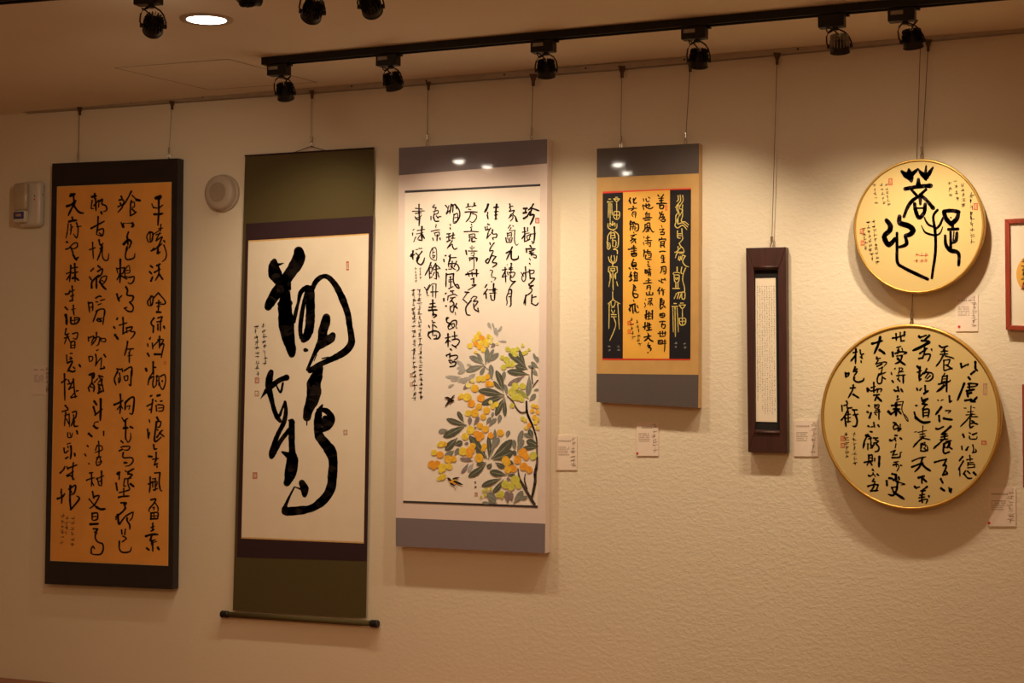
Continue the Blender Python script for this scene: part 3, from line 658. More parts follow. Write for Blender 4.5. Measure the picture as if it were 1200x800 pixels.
A4G = '''
@700 220 10
14 135 132 160 132;16 120 165 180 162;14 150 165 150 400;12 132 185 128 350;12 168 185 172 320;14 215 112 240 112;16 195 130 262 130;14 200 135 225 160 258 135;12 227 160 227 275;14 197 280 192 340 225 370 258 345 255 280 197 278;12 227 280 227 368;12 195 320 258 320
14 125 420 130 470 180 490 225 470 230 420;12 180 395 175 440 150 410 150 455;12 180 440 205 410 208 455;12 185 490 185 510;14 160 515 125 560 120 620 110 640;14 205 510 245 550 248 620 240 690 200 710;12 160 530 155 600;12 200 530 210 590;12 160 530 200 525;10 165 560 200 555;10 160 590 205 585;12 120 640 115 700 130 720 150 700 148 650 125 645;10 132 660 132 700;14 180 600 180 690;12 175 620 215 620 215 680 185 690;14 190 720 230 730 235 775
15 945 90 950 140 930 160;14 970 85 975 150 945 190 915 230;14 1000 90 1005 150 975 200;14 920 230 950 250;15 975 200 960 240 1000 260 975 310;16 950 200 930 250 945 290 920 330 920 400 910 440 940 470 1000 440 1050 490;14 975 310 950 350 950 420 1000 410 1060 460;14 1000 200 995 270 1000 320 985 390 1030 400 1070 435;14 945 250 960 320 935 380 945 430
14 940 505 940 580 975 590;14 990 480 995 560 1000 600 960 650;12 945 540 990 535;12 950 560 985 560;15 960 650 975 680 1010 720 1010 760 960 770;14 945 690 945 730 910 760;12 975 700 940 740
@700 280 10
12 130 210 145 260 180 290;12 165 195 160 240 180 280;12 195 195 205 240 185 280;12 230 200 220 260 185 290;14 180 270 180 320;12 135 325 230 325;14 135 330 130 380 150 400 150 490;14 230 325 235 390 215 400 215 470;10 155 345 205 345;10 150 370 210 370;10 160 345 165 380;10 205 345 200 380;14 182 380 185 600;10 160 410 165 460;10 205 410 200 460;12 145 500 135 560;12 225 500 240 550;12 180 620 180 700
14 1005 110 1010 150 940 160 915 220;14 910 155 960 150;14 950 240 960 200;14 965 250 980 200;14 985 240 1000 190 1030 200;15 1030 200 1000 260 1030 310 1070 325
16 935 330 935 380;12 890 410 895 395 935 390 970 400;14 900 420 960 420;14 900 430 905 490 925 510;14 960 430 955 490 935 510;14 915 455 925 475 945 460 930 450;14 920 510 920 570;14 945 510 945 570;14 885 578 965 578
14 990 330 980 390 1000 410;14 1035 340 1010 400 1000 480 1020 560 1015 620 940 630 900 690;14 925 640 900 700;14 955 640 935 700;14 985 640 960 700;14 990 620 990 690 1010 705 1025 690 1025 620 995 620
@700 350 10
12 185 -10 180 10 125 60;12 185 10 265 60;12 140 60 135 350;12 240 60 258 355;12 160 40 165 80 200 100;12 210 40 200 80 165 110;10 165 130 185 170 205 130;14 165 185 225 185;12 165 210 225 210;12 190 215 215 290 205 350 145 490
14 900 55 930 55;18 880 90 945 88;16 910 90 915 445;12 885 110 890 390;12 935 110 950 390;14 975 50 1010 50;16 960 75 1035 72;14 965 80 995 115 1030 80;12 997 110 997 220;16 960 230 965 290 995 310 1030 290 1030 230 960 228;12 997 230 997 305;12 965 265 1030 262
'''
A5 = '''
@990 180 6.6667
v 445 138 24 475 165 50 510 190 50 520 215 26;v 500 120 16 505 155 50 515 190 50;v 570 115 10 560 130 26 520 165 44;v 575 120 12 595 150 34 620 175 44 635 205 20;v 636 95 14 632 140 26 630 190 36;v 688 108 16 665 145 34 640 185 36
v 575 200 26 575 245 46;v 472 275 34 570 258 36 670 250 40;v 520 280 24 570 335 26;v 635 280 24 590 320 26
v 600 320 26 530 365 32 490 420 30 462 492 26;v 590 320 32 640 365 30 690 425 38;v 590 330 40 590 395 22;v 545 390 30 555 450 34 580 500 36 620 460 34 628 395 30;v 555 425 16 620 425 16
v 724 440 24 692 490 22 705 600 26 710 700 26 705 800 26 690 900 24 680 972 22;v 622 500 14 650 550 20 702 575 20;v 768 500 20 740 560 22 706 592 20;v 598 560 8 630 615 18 700 638 20;v 765 572 8 745 620 16 706 640 18
v 775 450 34 835 445 34 890 455 34;v 775 455 36 790 505 40 825 545 40;v 888 460 30 875 510 40 830 550 40;v 826 497 10 832 502 10;v 840 560 30 845 590 20;v 810 592 28 885 588 26;v 826 610 22 828 740 26;v 852 610 12 848 680 14;v 876 620 26 868 680 30 835 700 16;v 784 640 24 790 710 30 825 755 38 870 765 36 892 790 30 890 870 26
v 325 520 36 355 560 44 350 600 44 310 640 44 318 680 44 345 712 44 395 665 36
v 428 490 34 430 540 44 500 565 50 535 600 44 510 630 44 475 640 36;v 470 640 26 482 705 34 425 730 26;v 408 620 24 408 740 26 412 850 28 460 890 28 560 940 30 648 980 28
'''
A6 = '''
@970 380 10
26 760 160 820 150 910 120;26 800 110 805 190;22 850 95 850 150;30 900 90 895 140;26 860 195 900 190;24 855 150 860 190
20 810 270 860 255;18 830 280 840 330;18 870 280 880 310;34 760 330 765 380;26 790 340 860 320 925 330 890 350;22 810 370 880 360;22 820 300 820 350;28 870 370 850 430 790 460;34 820 400 860 440 910 475
20 785 520 795 510;22 745 565 750 590;28 755 660 770 680;22 840 510 840 560;18 860 510 880 520 850 555;18 830 560 890 550;22 810 600 910 590;18 830 570 830 640;28 885 600 885 690;24 820 640 850 670
34 520 225 580 210 640 190;38 615 150 590 240 545 340;38 610 300 640 320 670 345
26 575 385 570 410;22 590 400 620 395;22 590 420 560 470;20 570 460 660 440 690 450 660 490;26 580 490 640 460;18 600 520 650 500;20 640 500 630 560;24 600 580 580 640 590 690 630 680 640 600;20 610 590 680 560;24 640 620 680 640;22 630 560 600 600
28 330 290 325 460;24 300 330 350 320;30 320 370 270 430;24 380 300 385 350;22 390 350 425 345;22 400 350 395 400;22 385 380 410 400;24 390 430 395 450
34 210 570 215 620;26 225 575 250 570 235 610;28 320 500 300 560;24 310 530 350 520;24 320 550 345 550 310 600;30 310 620 310 650 350 675 410 660 425 630
@1060 380 10
32 660 460 670 510;26 670 505 730 470;26 745 465 740 485;36 830 440 830 520;34 780 580 830 540;30 830 510 855 545
34 750 620 770 645
28 410 250 435 270;24 440 270 510 250;24 480 260 450 310;20 430 320 510 310;26 470 300 465 360;22 420 350 510 345;28 450 370 410 440 370 490;22 480 370 540 385 580 400;20 460 420 540 410;24 460 420 460 540;22 530 420 510 470 470 475;24 470 540 560 510;26 500 480 560 525
20 470 575 450 610;24 445 610 430 700;22 450 610 500 600;26 500 600 495 720 490 790;16 450 640 490 635;16 445 670 490 665;26 400 700 520 670 535 650;22 490 700 430 760 375 790
34 170 140 185 160;26 190 150 260 125;34 290 130 230 190;30 200 190 290 195;44 285 210 200 260 100 305;24 240 230 230 300;30 180 340 250 290 270 280;26 250 280 210 400;30 170 400 220 390;26 240 350 300 350 290 400 270 430;22 315 290 320 310
34 150 490 175 520;22 150 560 200 540;34 180 500 170 640;26 190 640 170 660;26 180 610 230 560;26 260 520 230 580;26 240 560 320 570 330 620 290 660 240 660;22 280 570 240 630;22 300 600 260 640
@970 445 10
30 780 120 800 135;30 820 85 835 140;26 805 130 835 120;30 860 110 880 140
26 820 190 815 210;22 810 235 840 220;14 800 260 890 250;16 885 255 870 350 930 480 940 460 900 400;40 800 280 800 420;26 750 300 860 290;26 770 340 850 340;40 710 370 745 405;26 760 390 800 350;30 820 350 860 400
26 770 500 800 510 770 540;24 770 550 780 580 820 560;24 800 520 830 550 820 600;18 850 520 850 560;22 840 570 860 570 830 600
26 790 650 820 650;20 790 690 800 680;24 785 680 800 720;34 730 705 750 715;20 750 710 780 695;28 850 680 870 695
34 465 100 470 140;24 480 110 500 130;26 540 30 540 150;22 510 90 560 75;22 510 130 570 120;24 570 110 630 105 620 140;22 590 110 580 150;26 540 180 610 170;28 580 180 550 245;34 590 210 630 250
28 480 300 490 310;32 465 375 480 385;34 490 440 510 380;20 550 290 550 330;20 555 295 600 290 590 330 550 330;14 560 310 590 308;18 560 355 610 345;22 550 380 620 370;24 600 350 600 465;20 560 400 575 415
28 475 540 490 550;26 540 500 550 555;20 510 550 540 545;26 590 530 605 550
26 500 605 525 610;28 470 640 430 720 415 800;36 450 650 490 660;22 480 690 520 680;22 500 670 510 760;26 540 680 590 680;24 560 700 600 720;24 540 740 590 730;24 520 770 550 760
24 265 95 330 90;26 300 60 290 120 240 210;30 300 170 365 210
26 220 250 235 280;24 165 300 170 370;22 190 300 220 290;22 225 290 230 340;26 240 330 285 325;26 160 470 200 420 240 340;30 200 430 215 545;24 240 370 240 500;18 220 410 270 400;18 220 450 270 440;22 230 490 270 485;24 290 350 350 350;22 310 360 320 410;22 300 410 360 400;30 330 420 345 480 330 540 290 540
@1060 445 10
34 700 40 665 130 620 240;24 745 45 760 70;26 760 40 855 50 820 80;22 740 85 830 75;26 760 60 760 130;34 730 130 820 110;34 735 160 745 200;34 740 160 790 150;30 710 240 780 230;34 780 230 800 250 850 200;34 780 250 830 255
16 700 330 725 330;18 780 305 775 410;12 800 320 830 330;16 740 375 810 370;16 720 410 830 400;24 790 400 720 480 655 545;20 780 430 860 430;24 770 450 765 540 790 560;24 790 480 820 490;22 780 510 810 505;24 770 560 810 540;26 800 500 860 520
32 685 640 700 675;18 760 620 780 630;20 760 660 770 690 840 690 850 660;26 800 640 850 620
26 495 0 495 140;24 460 60 380 135;16 390 235 400 245;16 430 240 455 230;30 525 190 530 260;26 530 260 555 245
34 430 320 400 360 365 405;34 405 420 410 490;20 480 360 540 360 510 390;34 460 450 510 460 560 465
30 370 570 395 580;26 400 575 460 545;34 540 545 480 600 430 640;26 450 640 500 630;24 430 670 510 655;26 470 610 470 700;22 420 700 510 690;26 450 700 400 750 345 790;26 490 720 550 710;24 470 740 465 800;24 480 740 530 730 520 790
28 145 100 155 125;24 180 120 200 95;30 240 70 245 140;32 230 160 280 125
26 200 210 205 235;34 210 245 265 220;30 270 220 210 280;30 210 280 270 290;26 240 300 215 340;28 215 340 220 440;28 220 350 285 345 275 440;20 225 385 270 380;20 225 420 270 415;28 135 300 150 300;28 115 380 130 440;40 130 440 180 480 230 500 300 490
16 215 540 210 660;14 120 610 145 605;16 160 615 260 590;18 180 640 240 630;16 180 670 250 655;26 220 670 160 720 105 785;22 210 680 300 700;18 205 740 200 800;16 210 750 240 730 230 770
@970 520 10
18 800 0 790 50;22 740 95 790 75;22 790 75 760 130;20 760 130 820 120;28 755 160 840 155 850 120;20 850 105 870 95
20 780 215 830 205;26 770 245 820 235;20 800 215 805 270;18 820 240 835 270 810 320;24 855 250 870 255
30 755 350 800 360;30 800 360 800 410;34 720 400 760 405;34 770 420 810 410;36 800 370 795 430;30 830 390 840 420;34 690 435 695 490;20 800 440 900 470 860 480;34 820 440 810 540;24 750 510 820 500;26 750 510 780 580;30 810 530 770 600 710 590;40 780 570 840 610 895 645
26 430 0 415 45;24 470 0 470 70;20 500 0 510 40;22 540 0 520 50;26 570 0 600 40 590 80 550 90;18 500 50 530 40
26 480 130 480 210;24 485 140 520 130 520 210;18 485 165 515 160;26 430 215 530 195;24 480 210 460 250;28 500 215 520 250;22 550 170 550 205;34 605 150 600 270
26 525 300 540 315;28 480 370 500 380;20 500 375 540 350;18 530 340 560 385;26 580 355 600 370
24 540 410 520 440;20 530 440 555 440 530 490;26 470 495 520 480 590 475;26 540 500 515 540;28 505 550 590 545;24 590 480 570 540
@1060 520 10
24 670 30 675 70;24 720 70 750 30;16 735 40 735 75;20 800 10 810 60 800 100;22 800 100 840 90 830 60
28 680 150 640 200;24 690 200 630 300;22 645 290 650 380;22 765 135 770 200;20 730 185 800 175;16 740 220 810 215;20 745 220 740 260;18 750 240 820 240 810 270;18 740 280 830 270;24 690 350 720 310;26 700 350 740 400 790 400;24 740 320 770 350;34 810 335 840 365
26 400 0 340 55;30 460 0 455 90 475 115;26 520 0 500 50;28 480 110 530 90;28 510 30 560 60;20 470 40 510 40
26 350 215 420 195 490 180;30 490 180 455 260;30 455 250 490 260 450 360;30 450 360 500 350 485 320
32 425 410 450 460;34 430 520 470 550;20 520 510 525 560;36 545 530 540 570
20 125 0 100 40;20 190 0 190 80;20 200 10 250 10 240 40;24 190 80 230 85 270 70;22 230 50 270 80 265 20
22 90 200 160 170 250 150;28 85 270 150 245 220 220;30 210 160 180 260 120 325;36 200 230 250 280 305 315
34 165 395 235 375;26 200 390 205 465;34 220 410 260 445
34 120 500 140 520;22 150 510 180 500;28 265 500 200 550;22 190 550 250 545;26 210 560 200 620;22 180 600 240 590;22 170 630 240 620;26 200 620 210 690;24 175 670 220 650;22 230 650 270 650 250 700;30 285 610 288 625
'''
LEAVES = '''
1 0 30 650 130 615 60 20 670 140 655 65 30 680 180 690 110 25 700 160 745 95 30 700 200 690 120 22 710 235 790 240 40 400 500 320 420 30 400 500 320 490 40 420 500 330 540 25 470 470 415 455 35 360 570 215 570 38 360 590 265 605 38 400 580 330 615 50 440 570 370 630 50 500 540 430 600 25 300 640 240 670 30 660 600 615 530
1 3 38 460 600 385 690 35 640 300 680 260
1 1 55 580 460 440 380 60 580 465 410 520 45 590 460 610 300 35 610 440 670 310 50 610 440 715 350 40 590 470 545 555 30 570 430 510 350 50 650 600 640 455 40 760 620 770 520
1 1 40 1090 490 1020 430 28 1080 450 1040 350 25 1090 440 1070 380 30 1060 500 990 470 40 1080 560 1040 510 45 1000 800 1060 730 25 1040 700 1090 690
1 4 50 1000 780 880 700
1 3 50 960 560 800 650
1 2 60 980 490 805 350 60 990 500 870 470 65 1000 550 795 520 40 970 470 910 320
1 1 55 1000 550 985 750
1 2 60 760 720 690 510 35 750 700 665 610 75 770 740 525 700
1 1 35 790 750 770 640
2 2 65 770 190 555 270 55 770 200 685 375 40 775 210 775 385
2 1 40 710 450 730 365 35 600 460 640 390 40 620 480 695 400 25 650 400 665 340 50 240 510 150 530
2 2 55 420 465 225 405 75 410 465 195 575 45 390 440 330 335
2 3 42 440 470 450 390 40 480 470 530 385 30 390 640 430 630
2 2 70 330 580 215 700 60 300 650 375 620
2 1 60 300 700 210 760 45 300 750 340 680 25 500 500 490 480 50 900 680 940 510 50 890 720 950 600 40 1030 580 950 545 45 870 700 855 600 40 790 580 815 515
2 2 50 1040 590 1000 500 70 1085 660 975 610 45 1080 670 940 680 40 880 760 850 700 75 610 780 440 565 30 600 780 500 700 45 620 790 615 570
2 1 38 640 760 680 500 60 640 700 720 580
2 2 90 640 780 840 600 90 660 790 850 710
3 3 40 480 240 350 215 35 430 260 365 355
3 0 40 480 260 430 345
3 2 65 600 260 430 390 35 600 250 505 275 50 650 260 610 310 50 680 250 770 305 70 790 370 630 340 25 790 380 870 370 60 740 400 555 475 50 760 410 660 540 40 800 220 850 280
3 1 70 700 600 600 550 60 700 640 620 590 65 850 640 940 520 40 910 600 985 575 30 650 640 560 630
3 3 60 800 640 790 520 50 840 620 830 530 30 830 420 790 400
'''
BRANCH = '''
2 800 190 14 850 240 16 890 310 20 930 345 20 975 340 16
2 1088 40 14 1060 75 14 1040 105 12
2 1035 -80 14 1030 0 14 1040 80 12
2 980 240 20 985 340 28 1020 430 26 1050 500 22 1075 600 18 1078 700 16 1078 800 18
3 1082 200 18 1075 290 34 1062 350 38 1062 430 36 1045 520 34 1030 590 26
3 900 310 12 915 400 24 950 470 34 990 540 36 1025 600 40 1055 645 38
3 970 360 10 962 420 16 985 500 20
1 580 470 8 620 500 6
'''
FRUIT = '''
1 445 280 25 1 510 200 28 1 560 215 30 3 530 165 20 1 500 260 25 3 540 290 28 2 600 240 28 1 570 320 22 1 640 200 22 0 620 190 20 1 640 240 22 0 600 270 25 1 500 340 15 1 700 260 14 0 480 230 18 1 550 250 26 1
1 800 310 22 4 850 330 30 4 890 310 22 4 950 350 18 4 970 340 18 4 1000 315 14 4 940 280 14 4 940 265 10 4 750 390 22 4 790 410 28 4 840 450 30 4 760 480 25 4 800 460 22 4 870 360 24 4
1 530 590 28 1 570 590 28 1 610 570 25 2 620 635 30 3 650 640 22 2 490 680 35 2 430 650 25 0 470 610 20 0
2 365 190 25 1 420 200 38 1 345 210 15 3 460 260 35 3 550 210 35 3 530 290 30 2 430 350 30 1 490 350 38 2 600 325 32 2 570 385 28 2 690 270 25 1 660 290 22 1 640 250 20 0
2 840 280 22 4 870 100 35 4 840 150 35 4 900 200 35 4 940 100 30 4 860 200 30 4 930 220 25 4
2 1040 280 20 1 1070 290 18 2 1030 330 20 2 1080 340 22 2 1050 390 22 2 1080 410 22 1 1060 440 20 1 1080 490 20 1 940 400 20 4 965 420 18 1 1000 465 22 3 970 490 16 1
2 450 510 38 1 400 570 32 1 540 470 30 2 510 550 32 3 550 560 32 3 590 500 32 2 530 590 25 3 640 560 28 3 730 535 32 2 580 660 25 2 570 690 20 2
2 180 640 28 1 155 650 20 1 210 640 22 2 110 720 28 1 165 740 32 3 380 710 38 1 450 700 38 3 470 660 30 2 440 740 30 3 530 770 40 2 240 780 35 2 290 780 28 2 940 720 40 3 890 780 32 3 780 790 35 2 1040 750 35 4
3 85 270 35 3 140 270 32 3 105 300 22 3 190 300 38 1 250 290 30 1 250 225 32 2 290 220 28 2 185 390 28 1 155 405 20 1 205 380 20 1 170 330 22 1 170 180 30 3
3 790 250 38 2 890 235 32 3 970 200 30 3 950 290 38 3 1000 320 32 3 850 310 35 3 800 320 32 2 1035 195 32 4 780 460 38 4 870 420 42 4 830 480 35 4 900 470 28 4 740 550 30 4 710 560 22 4 600 510 18 4 570 520 12 4 640 500 15 4 550 575 12 4 590 560 15 4 745 580 15 4
'''

# ------------------------------------------------------------------ spotlight tracks
def track(name, A, B, label):
    root = thing(name, A, label, 'track', 'spotlight tracks on the ceiling')
    d = (B - A); d.z = 0; L = d.length; d.normalize(); n = Vector((-d.y, d.x, 0))
    def bar(nm, o0, o1, z0, z1, m):
        vs = [p + n * o + Vector((0, 0, z)) for p in (A, B) for o, z in ((o0, z0), (o1, z0), (o1, z1), (o0, z1))]
        MB().add(vs, [(3, 2, 1, 0), (4, 5, 6, 7), (0, 1, 5, 4), (1, 2, 6, 5), (2, 3, 7, 6), (3, 0, 4, 7)]).obj(nm, m, root)
    bar('channel_back', -.018, .018, -.006, -.001, M['black'])
    bar('channel_side', -.018, -.013, -.022, -.006, M['black'])
    bar('channel_side', .013, .018, -.022, -.006, M['black'])
    bar('conductor', -.006, .006, -.012, -.007, M['alu'])
    e = A - d * .012
    vs = [p + n * o + Vector((0, 0, z)) for p in (e, A - d * .0005) for o, z in ((-.019, -.023), (.019, -.023), (.019, -.001), (-.019, -.001))]
    MB().add(vs, [(3, 2, 1, 0), (4, 5, 6, 7), (0, 1, 5, 4), (1, 2, 6, 5), (2, 3, 7, 6), (3, 0, 4, 7)]).obj('end_cap', M['black'], root)
    return root, d

def spot_head(loc, d, head, aim, label, group, power, cone=1.15, color=SPOT, lit=True, strip=True, face=False, seed=0):
    """adapter box clipped in the track, two bent arms, a cable and a finned lamp turned to aim"""
    r = random.Random(seed)
    root = thing('track_spotlight', loc, label, 'spotlight', group)
    n = Vector((-d.y, d.x, 0))
    z0, z1 = loc.z - .040, loc.z - .0232
    def obox(nm, a, b, o0, o1, za, zb, m, bev=.002, par=None):
        vs = [loc + d * s + n * o + Vector((0, 0, z - loc.z)) for s in (a, b) for o, z in ((o0, za), (o1, za), (o1, zb), (o0, zb))]
        return MB().add(vs, [(3, 2, 1, 0), (4, 5, 6, 7), (0, 1, 5, 4), (1, 2, 6, 5), (2, 3, 7, 6), (3, 0, 4, 7)]).obj(nm, m, par or root, bevel=bev)
    zb = loc.z - .023
    ad = obox('adapter', -.034, .034, -.016, .016, zb - .034, zb - .0005, M['black'])
    obox('latch', .036, .046, -.006, .006, zb - .008, zb - .001, M['black'], .001, ad)
    if strip: obox('label_strip', -.026, .006, -.0185, -.0165, zb - .018, zb - .008, M['strip'], 0, ad)
    pivot = loc + Vector((0, 0, zb - .036 - loc.z)) + d * .008
    MB().tube([pivot + Vector((0, 0, .001)), pivot - Vector((0, 0, .006))], .008, 12).obj('swivel', M['black'], root)
    ax = (aim - head).normalized()
    side = ax.cross(Vector((0, 0, 1))).normalized(); up = side.cross(ax).normalized()
    R = .031; S = .80
    T3 = Matrix(((side.x, up.x, ax.x, head.x), (side.y, up.y, ax.y, head.y), (side.z, up.z, ax.z, head.z), (0, 0, 0, 1))) @ Matrix.Scale(S, 4)
    hd = MB().lathe([(0, -.014), (.021, -.014), (.023, -.010), (.026, .004), (.0295, .008), (R, .012), (R, .027), (.0325, .030), (.0325, .034), (.028, .0345), (.0265, .030), (0, .030)], T3, 28).obj('lamp_head', M['black'], root, smooth=False)
    mb = MB()
    for k in range(18):                       # radial cooling fins on the back
        a = 2 * math.pi * k / 18; c, s = math.cos(a), math.sin(a); w = .0011
        q = []
        for (rr, h) in ((.012, -.013), (.029, -.013), (.031, -.019), (.029, -.026), (.016, -.027)):
            q.append((rr * c - w * s, rr * s + w * c, h)); q.append((rr * c + w * s, rr * s - w * c, h))
        vs = [T3 @ Vector(v) for v in q] 
        fr = [0, 2, 4, 6, 8]; bk = [1, 3, 5, 7, 9]
        mb.add(vs, [tuple(fr), tuple(bk[::-1])] + [(fr[i], bk[i], bk[(i + 1) % 5], fr[(i + 1) % 5]) for i in range(5)])
        q = []
        for (rr, h) in ((.022, -.012), (.0325, -.010), (.0325, .010), (.026, .010)):
            q.append((rr * c - w * s, rr * s + w * c, h)); q.append((rr * c + w * s, rr * s - w * c, h))
        vs = [T3 @ Vector(v) for v in q]
        mb.add(vs, [(0, 2, 4, 6), (7, 5, 3, 1), (0, 1, 3, 2), (2, 3, 5, 4), (4, 5, 7, 6), (6, 7, 1, 0)])
    hs = mb.obj('heatsink', M['strip'] if not strip else M['blackfin'], hd)
    MB().lathe([(0, .0315), (.0262, .0315)], T3, 24).obj('lens', M['lens'] if lit else M['lensdim'], hd)
    for s in (-1, 1):                         # arms
        e = T3 @ Vector((s * .0365, 0, .012)); st = pivot + side * s * .007
        mid = (st + e) / 2 + side * s * .010 + Vector((0, 0, .003))
        MB().tube([st - Vector((0, 0, .002)), st.lerp(mid, .5) + side * s * .003, mid, e.lerp(mid, .35) + side * s * .003, e], .0021, 6).obj('arm', M['black'], root)
        MB().tube([T3 @ Vector((s * .0325, 0, .012)), T3 @ Vector((s * .041, 0, .012))], .0055, 10).obj('knob', M['black'], hd)
    back = T3 @ Vector((0, 0, -.024)); sg = r.choice((-1, 1))
    pts = [pivot + Vector((0, 0, -.002)), pivot + side * sg * .018 + Vector((0, 0, -.012)), back.lerp(pivot, .55) + side * sg * .026 - ax * .012, back.lerp(pivot, .25) + side * sg * .012 - ax * .010, back]
    sm = smooth_pts([tuple(p) for p in pts], .008)
    MB().tube([Vector(p) for p in sm], .0019, 6).obj('cable', M['black'], root)
    if power:
        ld = bpy.data.lights.new('spot_lamp', 'SPOT'); ld.energy = power; ld.color = color
        ld.spot_size = cone; ld.spot_blend = 1.0; ld.shadow_soft_size = .022
        lo = bpy.data.objects.new('lamp_light', ld); COL.objects.link(lo); lo.parent = root
        T4 = T3 @ Matrix.Scale(1 / S, 4) @ Matrix.Translation((0, 0, .04)) @ Matrix.Rotation(math.pi, 4, 'X')
        T4.translation -= loc
        lo.matrix_local = T4
    return root

tA, tB = CP(314, 68), CP(1075, -2)
ty = (tA.y + tB.y) / 2
_, d1 = track('spotlight_track', Vector((tA.x, tA.y, CEIL)), tB + (tB - tA) * .28, 'long black spotlight track on the ceiling parallel to the picture wall')
def on_line(A, B, px, zz):
    """point of the track seen in picture column px"""
    lo, hi = -3.0, 14.0
    for _ in range(50):
        m = (lo + hi) / 2; q = A + (B - A) * m; q = Vector((q.x, q.y, zz))
        v = cam_rot.transposed() @ (q - CAM)
        if 600 + F * v.x / -v.z < px: lo = m
        else: hi = m
    return Vector((q.x, q.y, CEIL))
G1 = 'spotlights on the long track'
#        adapter x, head px, head py, aim x, aim y, power, strip, label
HEADS = [(327, 334, 106, 372, 420, 15, 1.7, 1, 'black track spotlight at the left end of the long track'),
         (455, 460, 94, 545, 460, 21, 1.6, 1, 'second black track spotlight from the left on the long track, above the olive scroll'),
         (637, 640, 79, 650, 490, 18, 1.65, 1, 'black track spotlight above the right edge of the white loquat scroll'),
         (814, 819, 67, 800, 480, 19, 1.7, 1, 'black track spotlight with fins above the gold panel'),
         (975, 984, 50, 1000, 500, 12, 1.6, 0, 'black track spotlight with a pale lamp back, left of the pair at top right'),
         (1057, 1069, 44, 1125, 520, 29, 1.65, 1, 'black track spotlight at far right end of the long track in view')]
tB2 = tB
for i, (ax_, hx, hy, wx, wy, pw, cone, st, lab) in enumerate(HEADS):
    loc = on_line(tA, tB2, ax_, CEIL - .03)
    hd = P(hx, hy, -loc.y)
    spot_head(loc, d1, hd, P(wx, wy), lab, G1, pw, cone, strip=bool(st), seed=i)
# nearer track, mostly above the picture
uA, uB = CP(-60, 8.5, CEIL - .022), CP(45, 0, CEIL - .022)
uA.z = uB.z = CEIL
ud = (uB - uA).normalized()
_, d2 = track('spotlight_track', uA - ud * .3, uB + ud * 2.6, 'second black track on the ceiling nearer the camera, just cut off at top left')
G2 = 'spotlights on the nearer track'
HEADS2 = [(174, 180, 28, 125, 420, 15, 1.35, 'black finned spotlight hanging left of the lit downlight'),
          (362, 367, 11, 210, 500, 0, 1.2, 'black finned spotlight at the top edge right of the downlight'),
          (428, 434, 5, 545, 330, 0, 1.15, 'rightmost black spotlight cut off by the top edge of the picture')]
for i, (ax_, hx, hy, wx, wy, pw, cone, lab) in enumerate(HEADS2):
    loc = on_line(uA, uB, ax_, CEIL - .03)
    hd = P(hx, hy, -loc.y)
    spot_head(loc, d2, hd, P(wx, wy), lab, G2, pw, cone, seed=20 + i, lit=pw > 0)
loc = on_line(uA, uB, 288, CEIL - .03)
spot_head(loc, d2, P(291, -4, -loc.y), P(900, -60), 'black spotlight of which only the lower tip shows between the finned ones', G2, 0, 1.2, seed=31, lit=False)

# twin downlights left of the camera's view; their lamps mirror in the glossy panel tops
for (xa, ya, xb_, yb_, e, lab) in ((-3.16, -1.79, -3.13, -2.01, 60, 'twin round downlight in the ceiling left of the view'), (-2.553, -2.146, -2.62, -2.43, 45, 'second twin round downlight in the ceiling left of the view')):
    cc = Vector(((xa + xb_) / 2, (ya + yb_) / 2, CEIL))
    root = thing('twin_downlight', cc, lab, 'light')
    MB().box((cc.x - .09, cc.y - .20, CEIL - .006), (cc.x + .09, cc.y + .20, CEIL - .0005)).obj('frame_plate', M['trimring'], root, bevel=.002)
    for x_, y_ in ((xa, ya), (xb_, yb_)):
        T3 = Matrix.Translation((x_, y_, CEIL - .012))
        MB().lathe([(.030, .005), (.042, -.004), (.046, .006)], T3, 28).obj('reflector_ring', M['black'], root)
        for k in range(3):
            MB().lathe([(0, -.001), (.011, -.001), (.0115, .005)], T3 @ Matrix.Translation((.015 * math.cos(k * 2.094), .015 * math.sin(k * 2.094), 0)), 14).obj('lamp_lens', M['spotlens'], root)

# ------------------------------------------------------------------ hanging wires
def wire(top, bot, T, label, hook=1.0, clip=True, ext=None):
    tp = P(top[0], top[1], .017); bt = P(bot[0], bot[1], T)
    root = thing('hanging_wire', bt, label, 'wire', 'steel hanging wires below the rail')
    def px(dx, dy, t=.024): return P(top[0] + dx * hook, top[1] + dy * hook, t)
    MB().prism([px(-4.5, -2), px(-1.6, 7), px(-1.6, 12), px(1.6, 12), px(1.6, 7), px(4.5, -2)], .006).obj('hook', M['brass'], root, bevel=.0008)
    s = P(top[0], top[1] + 10 * hook, .021)
    MB().tube([s, s.lerp(bt, .5), bt + Vector((0, 0, .012))], .0011, 6).obj('cable', M['steel'], root)
    if clip:
        z = Vector((0, 0, 1)); x = Vector((1, 0, 0))
        MB().tube([bt + z * .030, bt + z * .014], .0042, 10).obj('ferrule', M['clip'], root)
        MB().tube([bt + z * .014, bt + x * .0035 + z * .006, bt + x * .0035 - z * .004, bt - z * .008, bt - x * .0035 - z * .004, bt - x * .0035 + z * .006, bt + z * .014], .0018, 6).obj('loop', M['clip'], root)
    return root
wire((93, 126.5), (92, 189), .02, 'left hanging wire of the amber scroll at far left', .7)
wire((201, 119.5), (198, 183), .02, 'right hanging wire of the amber scroll at far left', .7)
wire((365, 107), (364.5, 169.5), .016, 'single hanging wire above the olive green scroll', .7)
wire((501.5, 97), (500.5, 169), .02, 'left hanging wire of the white loquat scroll', .7)
wire((624.5, 88.5), (623, 161), .02, 'right hanging wire of the white loquat scroll')
wire((728.5, 79), (727.5, 171), .02, 'left hanging wire of the gold panel with dark side strips')
wire((808.5, 72), (803.5, 167), .02, 'right hanging wire of the gold panel with dark side strips')
